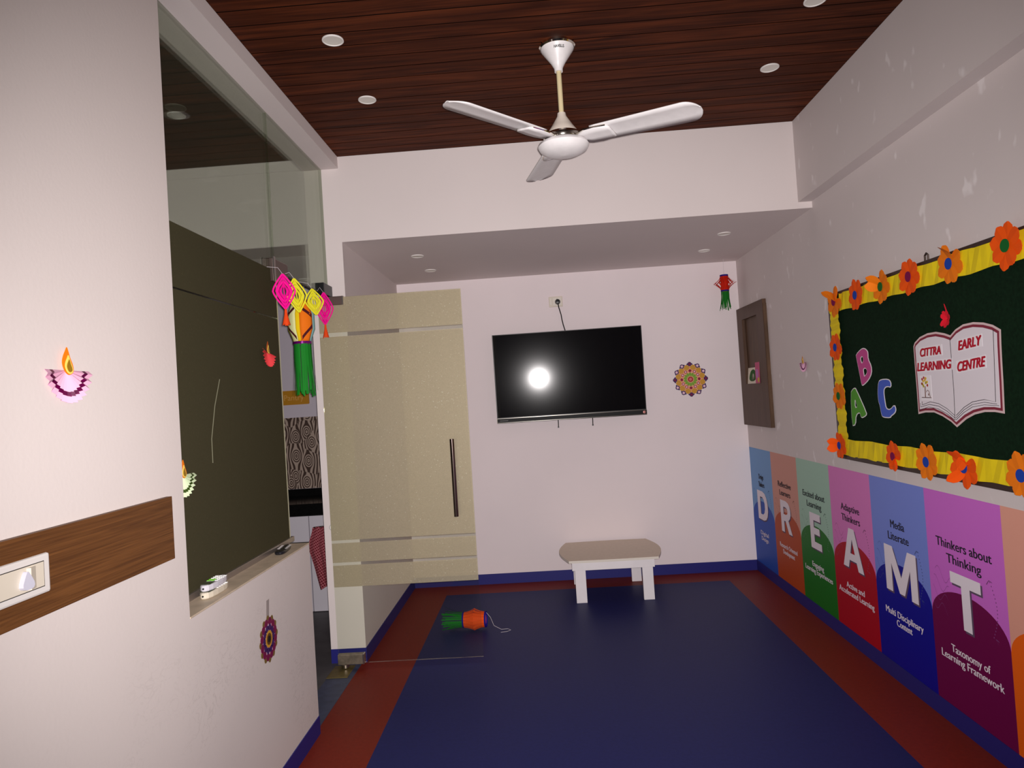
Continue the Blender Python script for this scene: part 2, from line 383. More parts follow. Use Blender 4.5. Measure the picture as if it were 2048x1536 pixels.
# walls
struct('wall_left', MB().prism([(YN, 0), (Y1, 0), (Y1, ZSILL - 0.004), (Y0, ZSILL - 0.004), (Y0, 3.35), (YN, 3.35)], lambda y, z: (XI, y, z), lambda y, z: (XW, y, z)), WALLD)
struct('wall_left', MB().box(XI, XW, Y0, YP, ZL, 3.35), WALL)
struct('wall_left', MB().box(XI, XW, YP, YB, 0, 3.35), WALL)
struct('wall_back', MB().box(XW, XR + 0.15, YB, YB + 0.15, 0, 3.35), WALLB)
struct('wall_back', MB().box(XW, XR, YP, YB, ZS, 3.35), WALL)            # the lowered bulkhead
struct('wall_right', MB().box(XR, XR + 0.15, YN, YB, 0, 3.35), WALLR)
struct('wall_right', MB().box(XB, XR, YN, YP, ZB, 3.35), WALLR)          # the beam along the top
struct('wall_near', MB().box(XI, XR + 0.15, YN - 0.15, YN, 0, 3.35), WALL)

# ceiling with its planks
ce = struct('ceiling', MB().box(XW, XB, YN, YP, ZC + 0.0014, 3.35), mat('black_gap', (14, 7, 5), 0.95, spec=0.05))
pk = None
y = YP - 0.008
k = 0
while y > YN + 0.1:
    mb = MB().box(XW + 0.002, XB - 0.002, y - 0.0915, y, ZC, ZC + 0.0013)
    if pk is None:
        pk = obj('plank', mb, PLANK, ce); y_first = y
    else:
        d = pk.copy(); C.objects.link(d); d.parent = ce; d.location = (0, y - y_first, 0)
    y -= 0.0995; k += 1

# skirting
struct('baseboard_back', MB().box(XW + 0.004, XR - 0.004, YB - 0.004, YB, 0, 0.079), SKIRT)
struct('baseboard_right', MB().box(XR - 0.004, XR, YN, YB, 0, 0.079), SKIRT)
struct('baseboard_left', MB().box(XW, XW + 0.004, YN, Y1, 0, 0.079), SKIRT)
struct('baseboard_left', MB().box(XW, XW + 0.004, YP - 0.004, YB, 0, 0.079), SKIRT)
struct('baseboard_left', MB().box(XI, XW, YP - 0.004, YP, 0, 0.079), SKIRT)
struct('trim_1', MB().box(XI + 0.04, XW, Y1, Y1 + 0.004, ZSILL - 0.045, ZSILL + 0.003), BLACK)

# ---------------------------------------------------------------- pantry behind the glass
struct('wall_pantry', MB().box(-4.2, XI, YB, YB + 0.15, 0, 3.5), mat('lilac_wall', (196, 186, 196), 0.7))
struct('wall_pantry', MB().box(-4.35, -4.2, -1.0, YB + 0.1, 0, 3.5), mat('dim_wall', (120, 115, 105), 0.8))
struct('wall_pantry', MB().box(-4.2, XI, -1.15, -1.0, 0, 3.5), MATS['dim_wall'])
struct('wall_pantry', MB().box(-4.2, -1.634, 5.05, YB, 2.678, 3.5), WALLP)   # loft over the counter recess
struct('wall_pantry', MB().box(-1.634, XI, 5.05, YB, 0, 3.5), WALLP)
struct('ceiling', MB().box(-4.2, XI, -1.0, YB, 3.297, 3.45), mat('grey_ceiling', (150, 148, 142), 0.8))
struct('trim_2', MB().box(-4.2, XI, 5.03, 5.05, 3.225, 3.297), WALLP)
kc = thing('pantry_cabinet', 'white two-door base cabinet with black gaps under the pantry counter', 'cabinet', (-1.7, 5.15, 0))
obj('carcass', MB().box(-2.6, -1.285, 4.95, 5.045, 0.0, 0.69), BLACK, kc)
CABW = mat('white_laminate', (206, 200, 208), 0.4)
obj('drawer_front', MB().box(-2.2, -1.712, 4.93, 4.95, 0.498, 0.686), CABW, kc)
obj('door', MB().box(-2.2, -1.712, 4.93, 4.95, 0.005, 0.49), CABW, kc)
obj('door', MB().box(-1.706, -1.29, 4.93, 4.95, 0.005, 0.686), CABW, kc)
ct = thing('counter', 'black polished stone pantry counter with a low black upstand', 'counter', (-1.9, 5.17, 0.69))
obj('worktop', MB().prism([(-2.6, 4.925), (-1.28, 4.925), (-1.28, 5.045), (-1.637, 5.045), (-1.637, 5.425), (-2.6, 5.425)], lambda x, y: (x, y, 0.69), lambda x, y: (x, y, 0.775)), GRANITE, ct)
obj('upstand', MB().box(-2.6, -1.64, 5.405, 5.425, 0.775, 0.83), GRANITE, ct)
tag(obj('patterned_panel', MB().box(-2.6, -1.64, 5.415, 5.4285, 0.832, 1.395), rings_mat('wood_ring_laminate')), 'brown and beige panel with wavy wood-ring pattern above the pantry counter', 'wall panel')
sg = thing('pantry_sign', 'mustard wall sign reading Pantry in pale letters behind the green tassels', 'sign', (-1.98, 5.42, 1.5))
rr = []
for cx, cz, a0 in ((-1.832, 1.507, -90), (-1.832, 1.60, 0), (-2.15, 1.60, 90), (-2.15, 1.507, 180)):
    for t in range(5):
        a = math.radians(a0 + t * 22.5); rr.append((cx + 0.01 * math.cos(a), cz + 0.01 * math.sin(a)))
obj('plate', MB().prism(rr, lambda x, z: (x, 5.418, z), lambda x, z: (x, 5.4295, z)), mat('mustard_plastic', (178, 122, 8), 0.5), sg)
obj('lettering', text_fit(MB(), 'Pantry', (-2.02, 1.532), (-1.862, 1.532), (-2.02, 1.576), lambda x, z: (x, 5.4165, z)), paper('tan_letters', (205, 155, 85)), sg, recalc=False)
cl = MB(); N = 14; M = 22
# checked cloth hanging over the cabinet door, narrowing to a corner
for j in range(M + 1):
    t = j / M; z = 0.612 - 0.45 * t
    xl = -1.675 + (-0.012 * math.sin(t * PI) - 0.03 * math.exp(-((t - 0.3) / 0.18) ** 2)) + max(0, t - 0.55) * 0.06
    xr_ = -1.55 + 0.02 * t
    for i in range(N + 1):
        s = i / N
        cl.v.append((xl + (xr_ - xl) * s, 4.905 + 0.010 * math.sin(s * 17 + t * 2) * (0.4 + t) , z + 0.05 * (s * t) - 0.01 * abs(s - 0.4)))
for j in range(M):
    for i in range(N):
        a = j * (N + 1) + i; cl.f.append((a, a + 1, a + N + 2, a + N + 1))
ctv = thing('checked_cloth', 'red and white checked cloth hanging on the pantry cabinet door', 'cloth', (-1.6, 4.9, 0.16))
obj('cloth', cl, check_mat('red_check'), ctv, smooth=True, recalc=False)
obj('hanger', MB().tube([(-1.67, 4.912, 0.606), (-1.56, 4.912, 0.612)], 0.006), STEEL, ctv)

# ---------------------------------------------------------------- glass partition and door
w1 = thing('window_1', 'fixed glass partition above the half wall, lower part under frosted film coloured dark for the unlit room behind', 'glass partition', (XG, 2.6, ZSILL), kind='structure')
obj('glass_pane', MB().box(XG - 0.005, XG + 0.005, Y0 - 0.03, 3.112, ZSILL + 0.006, ZL + 0.004), GLASS, w1)
obj('window_sill', MB().box(XI - 0.002, XW + 0.002, Y0, Y1 + 0.001, ZSILL - 0.006, ZSILL), mat('beige_sill', (196, 178, 156), 0.5, noise=0.15, scale=18), w1, bevel=0.002)
obj('frosted_film', MB().box(XG + 0.0055, XG + 0.006, Y0, 3.108, 0.868, 1.862), FILMD, w1)
obj('frosted_film', MB().box(XG + 0.0055, XG + 0.006, Y0, 3.108, 1.868, 2.085), FILMD, w1)
obj('bottom_channel', MB().box(XG - 0.014, XG + 0.016, Y0, 3.14, ZSILL, ZSILL + 0.022), ALU, w1, bevel=0.002)
obj('edge_strip', MB().box(XG - 0.004, XG + 0.004, 3.112, 3.126, ZSILL + 0.02, 2.09), mat('pale_glass_edge', (190, 188, 160), 0.35), w1)
obj('scratch', MB().tube([(XG + 0.0075, 2.499, 1.572), (XG + 0.0075, 2.450, 1.474), (XG + 0.0075, 2.413, 1.358), (XG + 0.0075, 2.412, 1.273)], 0.0012, 5), mat('chalky_scratch', (120, 118, 96), 0.8), w1)
w2 = thing('window_2', 'clear transom glass over the doorway beside the fixed partition', 'glass partition', (XG, 3.5, 2.09), kind='structure')
obj('glass_pane', MB().box(XG - 0.005, XG + 0.005, 3.116, YP - 0.002, 2.09, ZL + 0.004), GLASS, w2)
obj('edge_strip', MB().box(XG - 0.007, XG + 0.007, 3.20, YP, 2.082, 2.09), BLACK, w2)
obj('patch_fitting', MB().box(XG - 0.02, XG + 0.02, 3.055, 3.24, 2.03, 2.135), PATCH, w2, bevel=0.003)
obj('patch_fitting', MB().box(XG - 0.018, XG + 0.03, 3.76, YP - 0.001, 2.075, 2.14), BLACK, w2, bevel=0.003)
obj('fitting_edge', MB().box(XG + 0.02, XG + 0.026, 3.05, 3.07, 2.025, 2.14), STEEL, w2)

YD = 3.825
dr = thing('door_1', 'glass door standing open into the room with sparkling beige frosted film', 'door', (-0.8, YD, 0.03), kind='structure')
obj('glass_pane', MB().box(-1.203, -0.398, YD - 0.005, YD + 0.005, 0.031, 2.063), DGLASS, dr)
for z0, z1 in ((1.864, 2.062), (0.710, 1.842), (0.587, 0.694), (0.452, 0.571)):
    obj('frosted_film', MB().box(-1.202, -0.399, YD - 0.0062, YD - 0.0056, z0, z1), FILM, dr)
for z0, z1 in ((1.843, 1.863), (0.695, 0.709), (0.572, 0.586)):
    obj('clear_stripe', MB().box(-1.202, -0.399, YD - 0.0062, YD - 0.0056, z0, z1), clear_glass('stripe_glass', (0.98, 0.98, 0.97), 0.3), dr)
ha = obj('handle', MB().tube([(-0.493, YD - 0.05, 0.812), (-0.493, YD - 0.05, 1.235)], 0.0125, 20), mat('polished_steel', (120, 106, 102), 0.18, 1.0), dr, smooth=True)
for z in (0.88, 1.165):
    obj('standoff', MB().tube([(-0.493, YD - 0.05, z), (-0.493, YD - 0.005, z)], 0.007, 12), STEEL, ha, smooth=True)
obj('handle', MB().tube([(-0.493, YD + 0.05, 0.812), (-0.493, YD + 0.05, 1.235)], 0.0125, 20), MATS['polished_steel'], dr, smooth=True)
tf = obj('patch_fitting', MB().box(-1.2, -1.06, YD - 0.018, YD + 0.018, 2.018, 2.066), PATCH, dr, bevel=0.002)
obj('end_cap', MB().box(-1.064, -1.056, YD - 0.02, YD + 0.018, 2.018, 2.066), STEEL, tf)
bf = obj('patch_fitting', MB().box(-1.203, -1.06, YD - 0.018, YD + 0.018, 0.028, 0.082), mat('worn_steel', (140, 128, 112), 0.5, 0.8, noise=0.3, scale=40), dr, bevel=0.002)
obj('end_cap', MB().box(-1.064, -1.055, YD - 0.02, YD + 0.018, 0.028, 0.082), STEEL, bf)
obj('pivot', MB().lathe([(0, 0.02), (0.022, 0.02), (0.022, 0.003), (0, 0.003)], (-1.165, YD - 0.005, 0.008), 16), STEEL, dr, smooth=True)
tag(obj('floor_spring_cover', MB().box(-1.235, -1.12, 3.69, 3.86, 0.002, 0.006), BRASS, bevel=0.001), 'dull brass floor plate under the bottom corner of the glass door', 'floor plate')
tag(obj('door_bumper', MB().lathe([(0, -0.012), (0.014, -0.011), (0.02, -0.004), (0.02, 0), (0, 0)], (-1.222, YP, 0.768), 20, 'Y'), WHITEP, smooth=True), 'small round white bumper stuck on the wall end behind the glass door', 'bumper')

# ---------------------------------------------------------------- ceiling lights
def downlight(x, y, z, label, group, r=0.042):
    t = thing('downlight', label, 'ceiling light', (x, y, z - 0.004), group)
    obj('rim', MB().lathe([(r, 0.0), (r, -0.004), (r * 0.93, -0.0055), (r * 0.86, -0.004), (r * 0.86, 0.0)], (x, y, z), 28), WHITEP, t, smooth=True)
    obj('reflector', MB().lathe([(r * 0.86, -0.003), (r * 0.5, -0.0009), (0.0001, -0.0006)], (x, y, z), 28), mat('satin_reflector', (225, 222, 214), 0.3, 0.2), t, smooth=True)
G = 'downlights in the wooden ceiling'
downlight(-0.720, 2.668, ZC, 'round white downlight in the dark plank ceiling, left side, nearer the camera', G)
downlight(-0.720, 3.213, ZC, 'round white downlight in the dark plank ceiling, left side, farther in', G)
downlight(1.161, 3.220, ZC, 'round white downlight in the dark plank ceiling, right of the fan, farther in', G)
downlight(1.154, 2.674, ZC, 'round white downlight in the dark plank ceiling cut by the top edge of the photo', G)
G = 'downlights in the white soffit'
downlight(-0.727, 4.429, ZS, 'round white downlight in the white soffit, left pair, front', G)
downlight(-0.722, 4.935, ZS, 'round white downlight in the white soffit, left pair, back', G)
downlight(1.233, 4.418, ZS, 'round white downlight in the white soffit, right pair, front', G)
downlight(1.227, 4.924, ZS, 'round white downlight in the white soffit, right pair, back', G)
downlight(-2.056, 4.022, 3.297, 'dim round downlight in the pantry ceiling seen through the glass', 'pantry downlight', 0.06)

# ---------------------------------------------------------------- ceiling fan
FX, FY, FZ = 0.167, 2.855, 2.483
fan = thing('ceiling_fan', 'white three-blade ceiling fan with a cream rod and chrome rings', 'ceiling fan', (FX, FY, 2.42))
cn = obj('canopy', MB().lathe([(0, ZC - 0.012), (0.070, ZC - 0.012), (0.066, ZC - 0.024), (0.030, ZC - 0.075), (0.018, ZC - 0.098), (0.017, ZC - 0.112), (0, ZC - 0.112)], (FX, FY, 0), 40), WHITEM, fan, smooth=True)
obj('chrome_ring', MB().lathe([(0, ZC), (0.075, ZC), (0.076, ZC - 0.010), (0.071, ZC - 0.016), (0, ZC - 0.016)], (FX, FY, 0), 40), CHROME, cn, smooth=True)
def can_text(x, z):
    r = 0.066 - (ZC - 0.024 - z) * 0.70 + 0.0012
    a = (x) / r - PI / 2
    return (FX + r * math.cos(a), FY + r * math.sin(a), z)
obj('lettering', text_fit(MB(), 'HAVELLS', (-0.016, ZC - 0.037), (0.026, ZC - 0.037), (-0.016, ZC - 0.0285), can_text, thick=0.0005), mat('black_print', (20, 18, 18), 0.6), cn, recalc=False)
obj('rod', MB().tube([(FX, FY, 2.59), (FX, FY, ZC - 0.105)], 0.0105, 16), CREAM, fan, smooth=True)
mo = obj('motor_cover', MB().lathe([(0, 2.60), (0.017, 2.60), (0.020, 2.585), (0.045, 2.545), (0.064, 2.518), (0.066, 2.508), (0, 2.508)], (FX, FY, 0), 40), mat('beige_enamel', (214, 202, 190), 0.3), fan, smooth=True)
obj('chrome_ring', MB().lathe([(0.05, 2.512), (0.074, 2.511), (0.081, 2.503), (0.081, 2.489), (0.076, 2.481), (0.05, 2.481)], (FX, FY, 0), 40), CHROME, mo, smooth=True)
obj('bowl', MB().lathe([(0, 2.482), (0.088, 2.480), (0.101, 2.472), (0.106, 2.461), (0.098, 2.446), (0.070, 2.431), (0.035, 2.423), (0.0001, 2.421)], (FX, FY, 0), 48), WHITEM, fan, smooth=True)
def blade(tip):
    d = Vector((tip[0] - FX, tip[1] - FY, 0)); L = d.length; d.normalize(); s = Vector((-d.y, d.x, 0))
    n = 30; mb = MB(); prof = []
    for i in range(n + 1):
        r = 0.15 + (L - 0.15) * math.sin(i / n * PI / 2)
        hw = 0.058 + 0.010 * (r - 0.15) / (L - 0.15)
        e = (L - r) / 0.06
        if e < 1: hw *= math.sqrt(max(0.05, 1 - (1 - e) ** 2))
        prof.append((r, hw))
    for r, hw in prof:
        z = FZ + (tip[2] - FZ) * (r / L) + 0.004
        for q in (-1, -0.5, 0, 0.5, 1):
            p = d * r + s * (hw * q); mb.v.append((FX + p.x, FY + p.y, z - 0.20 * hw * q + 0.005 * (1 - q * q)))
    for i in range(n):
        for j in range(4):
            a = i * 5 + j; mb.f.append((a, a + 1, a + 6, a + 5))
    b = obj('blade', mb, WHITEM, fan, smooth=True, solid=0.004)
    br = MB()
    sec = []
    for r, hw in ((0.082, 0.030), (0.12, 0.046), (0.165, 0.050), (0.215, 0.044), (0.225, 0.034)):
        z = FZ + (tip[2] - FZ) * (r / L) - 0.002
        for q in (-1, -0.33, 0.33, 1):
            p = d * r + s * (hw * q); br.v.append((FX + p.x, FY + p.y, z - 0.20 * hw * q))
    for i in range(4):
        for j in range(3):
            a = i * 4 + j; br.f.append((a, a + 1, a + 5, a + 4))
    obj('blade_bracket', br, WHITEM, b, smooth=True, solid=0.007)
    for q in (-1, 1):
        pts = []
        for r, hw in ((0.08, 0.030), (0.12, 0.046), (0.165, 0.050), (0.215, 0.045)):
            z = FZ + (tip[2] - FZ) * (r / L) - 0.20 * hw * q + 0.001
            p = d * r + s * (hw * q * 1.04); pts.append((FX + p.x, FY + p.y, z))
        obj('chrome_edge', MB().tube(pts, 0.004, 6), CHROME, b, smooth=True)
for tp in ((-0.262, 2.445, 2.50), (0.662, 2.545, 2.445), (0.062, 3.43, 2.505)): blade(tp)

# ---------------------------------------------------------------- television and its cord
tv = thing('television', 'flat black wall-mounted television with a chrome-lined speaker bar', 'television', (0.24, 5.39, 1.245))
TL = math.tan(math.radians(1.55))
def tvp(x, z, d): return (x, 5.345 + (1.59 - z) * TL + d, z)
def tvbox(x0, x1, z0, z1, d0, d1):
    return MB().add([tvp(x, z, d) for d in (d0, d1) for x, z in ((x0, z0), (x1, z0), (x1, z1), (x0, z1))],
                    [(0, 1, 2, 3), (7, 6, 5, 4), (0, 4, 5, 1), (1, 5, 6, 2), (2, 6, 7, 3), (3, 7, 4, 0)])
obj('casing', tvbox(-0.337, 0.814, 1.25, 1.934, 0.002, 0.045), BLACK, tv, bevel=0.002)
scr = bpy.data.materials.new('dark_screen'); scr.use_nodes = True
b = scr.node_tree.nodes['Principled BSDF']; b.inputs['Base Color'].default_value = (0.004, 0.004, 0.005, 1); b.inputs['Roughness'].default_value = 0.052; b.inputs['Specular IOR Level'].default_value = 0.35; b.inputs['Coat Weight'].default_value = 0.10; b.inputs['Coat Roughness'].default_value = 0.13
obj('screen', tvbox(-0.331, 0.808, 1.292, 1.929, -0.001, 0.003), scr, tv)
sb = obj('speaker_bar', tvbox(-0.337, 0.814, 1.248, 1.285, -0.012, 0.03), mat('satin_black', (12, 12, 13), 0.45, spec=0.15), tv, bevel=0.002)
obj('chrome_line', tvbox(-0.336, 0.813, 1.2835, 1.2875, -0.0135, -0.010), CHROME, sb)
obj('chrome_line', tvbox(-0.336, 0.813, 1.2515, 1.2545, -0.0135, -0.010), CHROME, sb)
obj('end_cap', tvbox(-0.339, -0.335, 1.25, 1.288, -0.013, 0.03), CHROME, sb)
bd = MB(); bd.lathe([(0, -0.0155), (0.010, -0.015), (0.0115, -0.012), (0, -0.012)], (0.793, 5.345 + 0.001, 1.269), 20, 'Y')
obj('round_badge', bd, mat('red_grey_badge', (165, 110, 105), 0.3, 0.6), sb, smooth=True)
obj('maker_mark', tvbox(-0.315, -0.252, 1.2665, 1.270, -0.0128, -0.0118), mat('grey_print', (130, 128, 126), 0.5), sb)
for x in (0.134, 0.401):
    obj('bracket_cord', MB().tube([tvp(x, 1.26, 0.04), tvp(x, 1.225, 0.042), tvp(x - 0.001, 1.197, 0.044)], 0.0035, 8), BLACK, tv)
    obj('cord_end', MB().lathe([(0, 0), (0.0055, 0), (0.0055, 0.012), (0, 0.012)], tvp(x - 0.001, 1.186, 0.044), 10), BLACK, tv)
so = thing('power_socket', 'cream wall socket plate above the television', 'socket', (0.176, 5.425, 2.13))
obj('plate', MB().box(0.122, 0.229, 5.42, 5.43, 2.131, 2.212), mat('cream_plastic', (222, 212, 196), 0.4), so, bevel=0.003)
obj('module', MB().box(0.150, 0.222, 5.417, 5.422, 2.140, 2.204), mat('pale_module', (228, 220, 208), 0.4), so, bevel=0.002)
obj('switch_rocker', MB().box(0.128, 0.146, 5.416, 5.422, 2.145, 2.20), MATS['pale_module'], so, bevel=0.002)
obj('pin_hole', MB().lathe([(0, -0.001), (0.0035, -0.001), (0.0035, 0.001), (0, 0.001)], (0.186, 5.4165, 2.19), 10, 'Y'), BLACK, so)
co = thing('tv_cord', 'thin black power cord plugged above and running down behind the television', 'cord', (0.2, 5.41, 1.93))
obj('plug', MB().lathe([(0, -0.03), (0.016, -0.028), (0.021, -0.015), (0.021, 0), (0, 0)], (0.190, 5.4165, 2.168), 16, 'Y'), BLACK, co, smooth=True)
obj('cord', MB().tube([(0.190, 5.39, 2.158), (0.196, 5.395, 2.12), (0.210, 5.405, 2.065), (0.214, 5.41, 2.03), (0.222, 5.412, 1.985), (0.236, 5.412, 1.93), (0.245, 5.405, 1.89)], 0.0042, 8), BLACK, co, smooth=True)

# ---------------------------------------------------------------- low table
tb = thing('low_table', 'low white table with a grey barrel-shaped top standing by the back wall', 'table', (0.44, 5.09, 0))
ol = []
xa, xb_, ya, yb_ = 0.128, 0.742, 4.785, 5.385
for i in range(9):
    t = i / 8; ol.append((xa + (xb_ - xa) * t, ya - 0.006 * math.sin(PI * t)))
for i in range(1, 13):
    t = i / 12; ol.append((xb_ + 0.058 * math.sin(PI * t), ya + (yb_ - ya) * t))
for i in range(1, 9):
    t = i / 8; ol.append((xb_ - (xb_ - xa) * t, yb_ + 0.012 * math.sin(PI * t)))
for i in range(1, 12):
    t = i / 12; ol.append((xa - 0.058 * math.sin(PI * t), yb_ - (yb_ - ya) * t))
top = obj('table_top', MB().prism(ol, lambda x, y: (x, y, 0.280), lambda x, y: (x, y, 0.2955)), mat('cream_edge', (226, 218, 206), 0.5), tb)
obj('top_laminate', MB().prism(ol, lambda x, y: (x, y, 0.2955), lambda x, y: (x, y, 0.297)), TTOP, top)
obj('apron', MB().box(0.148, 0.713, 4.797, 4.815, 0.225, 0.280), TWHITE, tb, bevel=0.001)
obj('apron', MB().box(0.160, 0.700, 5.300, 5.318, 0.225, 0.280), TWHITE, tb, bevel=0.001)
obj('apron', MB().box(0.152, 0.168, 4.815, 5.300, 0.225, 0.280), TWHITE, tb, bevel=0.001)
obj('apron', MB().box(0.694, 0.710, 4.815, 5.300, 0.225, 0.280), TWHITE, tb, bevel=0.001)
for x, y in ((0.166, 4.803), (0.627, 4.803), (0.172, 5.28), (0.608, 5.28)):
    obj('leg', MB().box(x, x + 0.073, y, y + 0.026, 0.0017, 0.280), TWHITE, tb, bevel=0.0015)

# ---------------------------------------------------------------- sticker rosettes
def rosette(name, label, c, frame, R, pal, group=None):
    # frame: (u, v, n) axes; flat pieces of sticker film, petals ring by ring
    u, v, n = [Vector(a) for a in frame]; c = Vector(c)
    t = thing(name, label, 'wall sticker', c - n * 0.0 - v * R)
    def P(x, y, h): return tuple(c + u * x + v * y + n * h)
    def petal(pn, r0, r1, wd, m, k, N, h, tip=0.5, gem=None, rot=0.0):
        a = 2 * PI * (k + rot) / N; ca, sa = math.cos(a), math.sin(a)
        pts = [(r0, 0), (r0 + (r1 - r0) * tip, wd), (r1, 0), (r0 + (r1 - r0) * tip, -wd)] if tip < 2 else None
        ol = smooth2d([pts[0], pts[1], pts[2], pts[3]], 1) if gem != 'sharp' else pts
        ol = [(x * ca - y * sa, x * sa + y * ca) for x, y in ol]
        o = obj(pn, MB().prism(ol, lambda x, y: P(x, y, h), lambda x, y: P(x, y, h - 0.0006)), m, t)
        return o, a
    bs_ = pal.get('base', 0.78)
    base = [(R * bs_ * math.cos(2 * PI * i / 48), R * bs_ * math.sin(2 * PI * i / 48)) for i in range(48)]
    obj('backing', MB().prism(base, lambda x, y: P(x, y, 0.0007), lambda x, y: P(x, y, 0.0002)), pal['line'], t)
    for N, r0, r1, wd, key, h, pn, tip, rot in pal['rings']:
        for k in range(N):
            o, a = petal(pn, R * r0, R * r1, R * wd, pal[key], k, N, h, tip, None, rot)
            if key in pal['gems']:
                rm = R * (r0 + (r1 - r0) * tip); g = R * wd * 0.36
                cc = Vector(P(rm * math.cos(a), rm * math.sin(a), h + 0.0008))
                ring = [(g * math.cos(i * PI / 5), g * math.sin(i * PI / 5)) for i in range(10)]
                obj('gem', MB().prism(ring, lambda x, y: tuple(cc + u * x + v * y), lambda x, y: tuple(cc + u * x * 1.2 + v * y * 1.2 - n * 0.0008)), pal['gemm'] if (k % 3) else pal['gemd'], o)
    for r, m, h in pal['centre']:
        ring = [(R * r * math.cos(2 * PI * i / 32), R * r * math.sin(2 * PI * i / 32)) for i in range(32)]
        obj('centre', MB().prism(ring, lambda x, y: P(x, y, h), lambda x, y: P(x, y, h - 0.0006)), m, t)
    if pal.get('beads'):
        mb = MB(); N = pal['beads']
        for k in range(N):
            for s in (-1, 1):
                a = 2 * PI * k / N + s * 0.155; rr_ = R * 0.885; g = R * 0.042
                ring = [(rr_ * math.cos(a) + g * math.cos(i * PI / 4), rr_ * math.sin(a) + g * math.sin(i * PI / 4)) for i in range(8)]
                mb.prism(ring, lambda x, y: P(x, y, 0.0011), lambda x, y: P(x, y, 0.0002))
        obj('beads', mb, pal['purple'], t)
    return t
PURP = mat('dark_purple_film', (66, 34, 92), 0.3); GOLD = mat('gold_film', (205, 150, 45), 0.35); REDG = mat('red_film', (165, 28, 40), 0.3)
GREEN = mat('green_film', (120, 165, 40), 0.35); PEACH = mat('peach_film', (232, 160, 130), 0.5); PINKG = mat('pink_gem', (240, 200, 215), 0.15)
MAR = mat('maroon_film', (120, 22, 70), 0.3); OLV = mat('olive_film_sticker', (120, 95, 45), 0.35); WLINE = mat('white_line_film', (225, 205, 215), 0.4)
rosette('rosette_sticker', 'round jewelled rosette sticker in gold, green and purple right of the television',
        (1.179, YB - 0.001, 1.497), ((1, 0, 0), (0, 0, 1), (0, -1, 0)), 0.134,
        dict(line=PEACH, purple=PURP, gold=GOLD, red=REDG, green=GREEN, gems=('purple', 'red'), gemm=PINKG, gemd=MAR, beads=12,
             rings=[(12, 0.72, 1.05, 0.17, 'purple', 0.0012, 'purple_diamond', 0.5, 0.0), (12, 0.52, 0.92, 0.22, 'gold', 0.0010, 'gold_petal', 0.42, 0.5),
                    (12, 0.39, 0.61, 0.12, 'red', 0.0014, 'red_petal', 0.5, 0.0), (14, 0.13, 0.43, 0.088, 'green', 0.0013, 'green_petal', 0.65, 0.5)],
             centre=[(0.155, REDG, 0.0018), (0.085, mat('pink_jewel', (215, 120, 120), 0.12), 0.0026)]))
ro2 = rosette('rosette_sticker', 'round maroon and gold rosette sticker on the white half wall under the glass',
        (XW + 0.001, 2.577, 0.592), ((0, -1, 0), (0, 0, 1), (1, 0, 0)), 0.086,
        dict(line=WLINE, base=0.9, purple=PURP, gold=GOLD, red=MAR, olive=OLV, gems=(), gemm=PINKG, gemd=MAR,
             rings=[(12, 0.72, 1.05, 0.19, 'olive', 0.0010, 'olive_petal', 0.5, 0.0), (12, 0.50, 0.97, 0.25, 'red', 0.0013, 'maroon_petal', 0.5, 0.5),
                    (10, 0.28, 0.68, 0.23, 'purple', 0.0016, 'purple_petal', 0.5, 0.0)],
             centre=[(0.36, GOLD, 0.0019), (0.25, mat('brown_film', (96, 62, 22), 0.4), 0.0023), (0.14, mat('black_film', (24, 16, 14), 0.4), 0.0027)]))
obj('tape', MB().add([(XW + 0.0012, 2.600, 0.735), (XW + 0.0012, 2.573, 0.735), (XW + 0.0012, 2.563, 0.668), (XW + 0.0012, 2.590, 0.668)], [(0, 1, 2, 3)]), mat('grey_tape', (158, 146, 142), 0.3), ro2, solid=0.0006)

# ---------------------------------------------------------------- paper lamps (diyas)
def diya(label, c, frame, R, fan_m, band_m, flame_m, inner_m, core_m, fold=0.0, tilt=0.0, wide=1.0):
    u, v, n = [Vector(a) for a in frame]; c = Vector(c)
    t = thing('paper_lamp', label, 'paper decoration', c - v * R)
    def P(x, y, h): return tuple(c + u * (x * wide) + v * y + n * h)
    N = 26; mb = MB(); bd = MB()
    def pt(i, r, dh=0.0):
        a = PI + PI * i / N + tilt; z = (0.012 if i % 2 else 0.003) * (r / R) + 0.002 + fold * (r / R)
        rr_ = r * (1.0 if i % 2 else 0.97)
        return P(rr_ * math.cos(a), rr_ * math.sin(a) + 0.15 * R, z + dh)
    for i in range(N + 1):
        mb.v += [pt(i, R * f) for f in (0.08, 0.5, 1.0)]
        if band_m: bd.v += [pt(i, R * 0.66, 0.0012), pt(i, R * 0.80, 0.0012)]
    for i in range(N):
        for j in range(2): mb.f.append((i * 3 + j, (i + 1) * 3 + j, (i + 1) * 3 + j + 1, i * 3 + j + 1))
        if band_m: bd.f.append((2 * i, 2 * i + 2, 2 * i + 3, 2 * i + 1))
    obj('pleated_fan', mb, fan_m, t, solid=0.0006, recalc=False)
    if band_m: obj('foil_band', bd, band_m, t, recalc=False)
    base = [(0.03, -0.07), (0.16, 0.05), (0.14, 0.28), (0.05, 0.52), (0.0, 0.75), (-0.05, 0.92), (-0.10, 0.78), (-0.20, 0.55), (-0.24, 0.32), (-0.17, 0.08), (-0.07, -0.05)]
    for pn, k, h, m in (('flame', 1.0, 0.010, flame_m), ('flame_ring', 0.68, 0.0112, inner_m), ('flame_core', 0.46, 0.0124, core_m)):
        ol = smooth2d([((x + 0.03) * k - 0.03 + (0.02 if k < 1 else 0), (y - 0.22) * k + 0.22 - (0.06 if k < 1 else 0)) for x, y in base], 2)
        obj(pn, MB().prism([(x * R * 1.3, y * R * 0.88 + 0.06 * R) for x, y in ol], lambda x, y: P(x, y, h), lambda x, y: P(x, y, h - 0.001)), m, t)
    return t
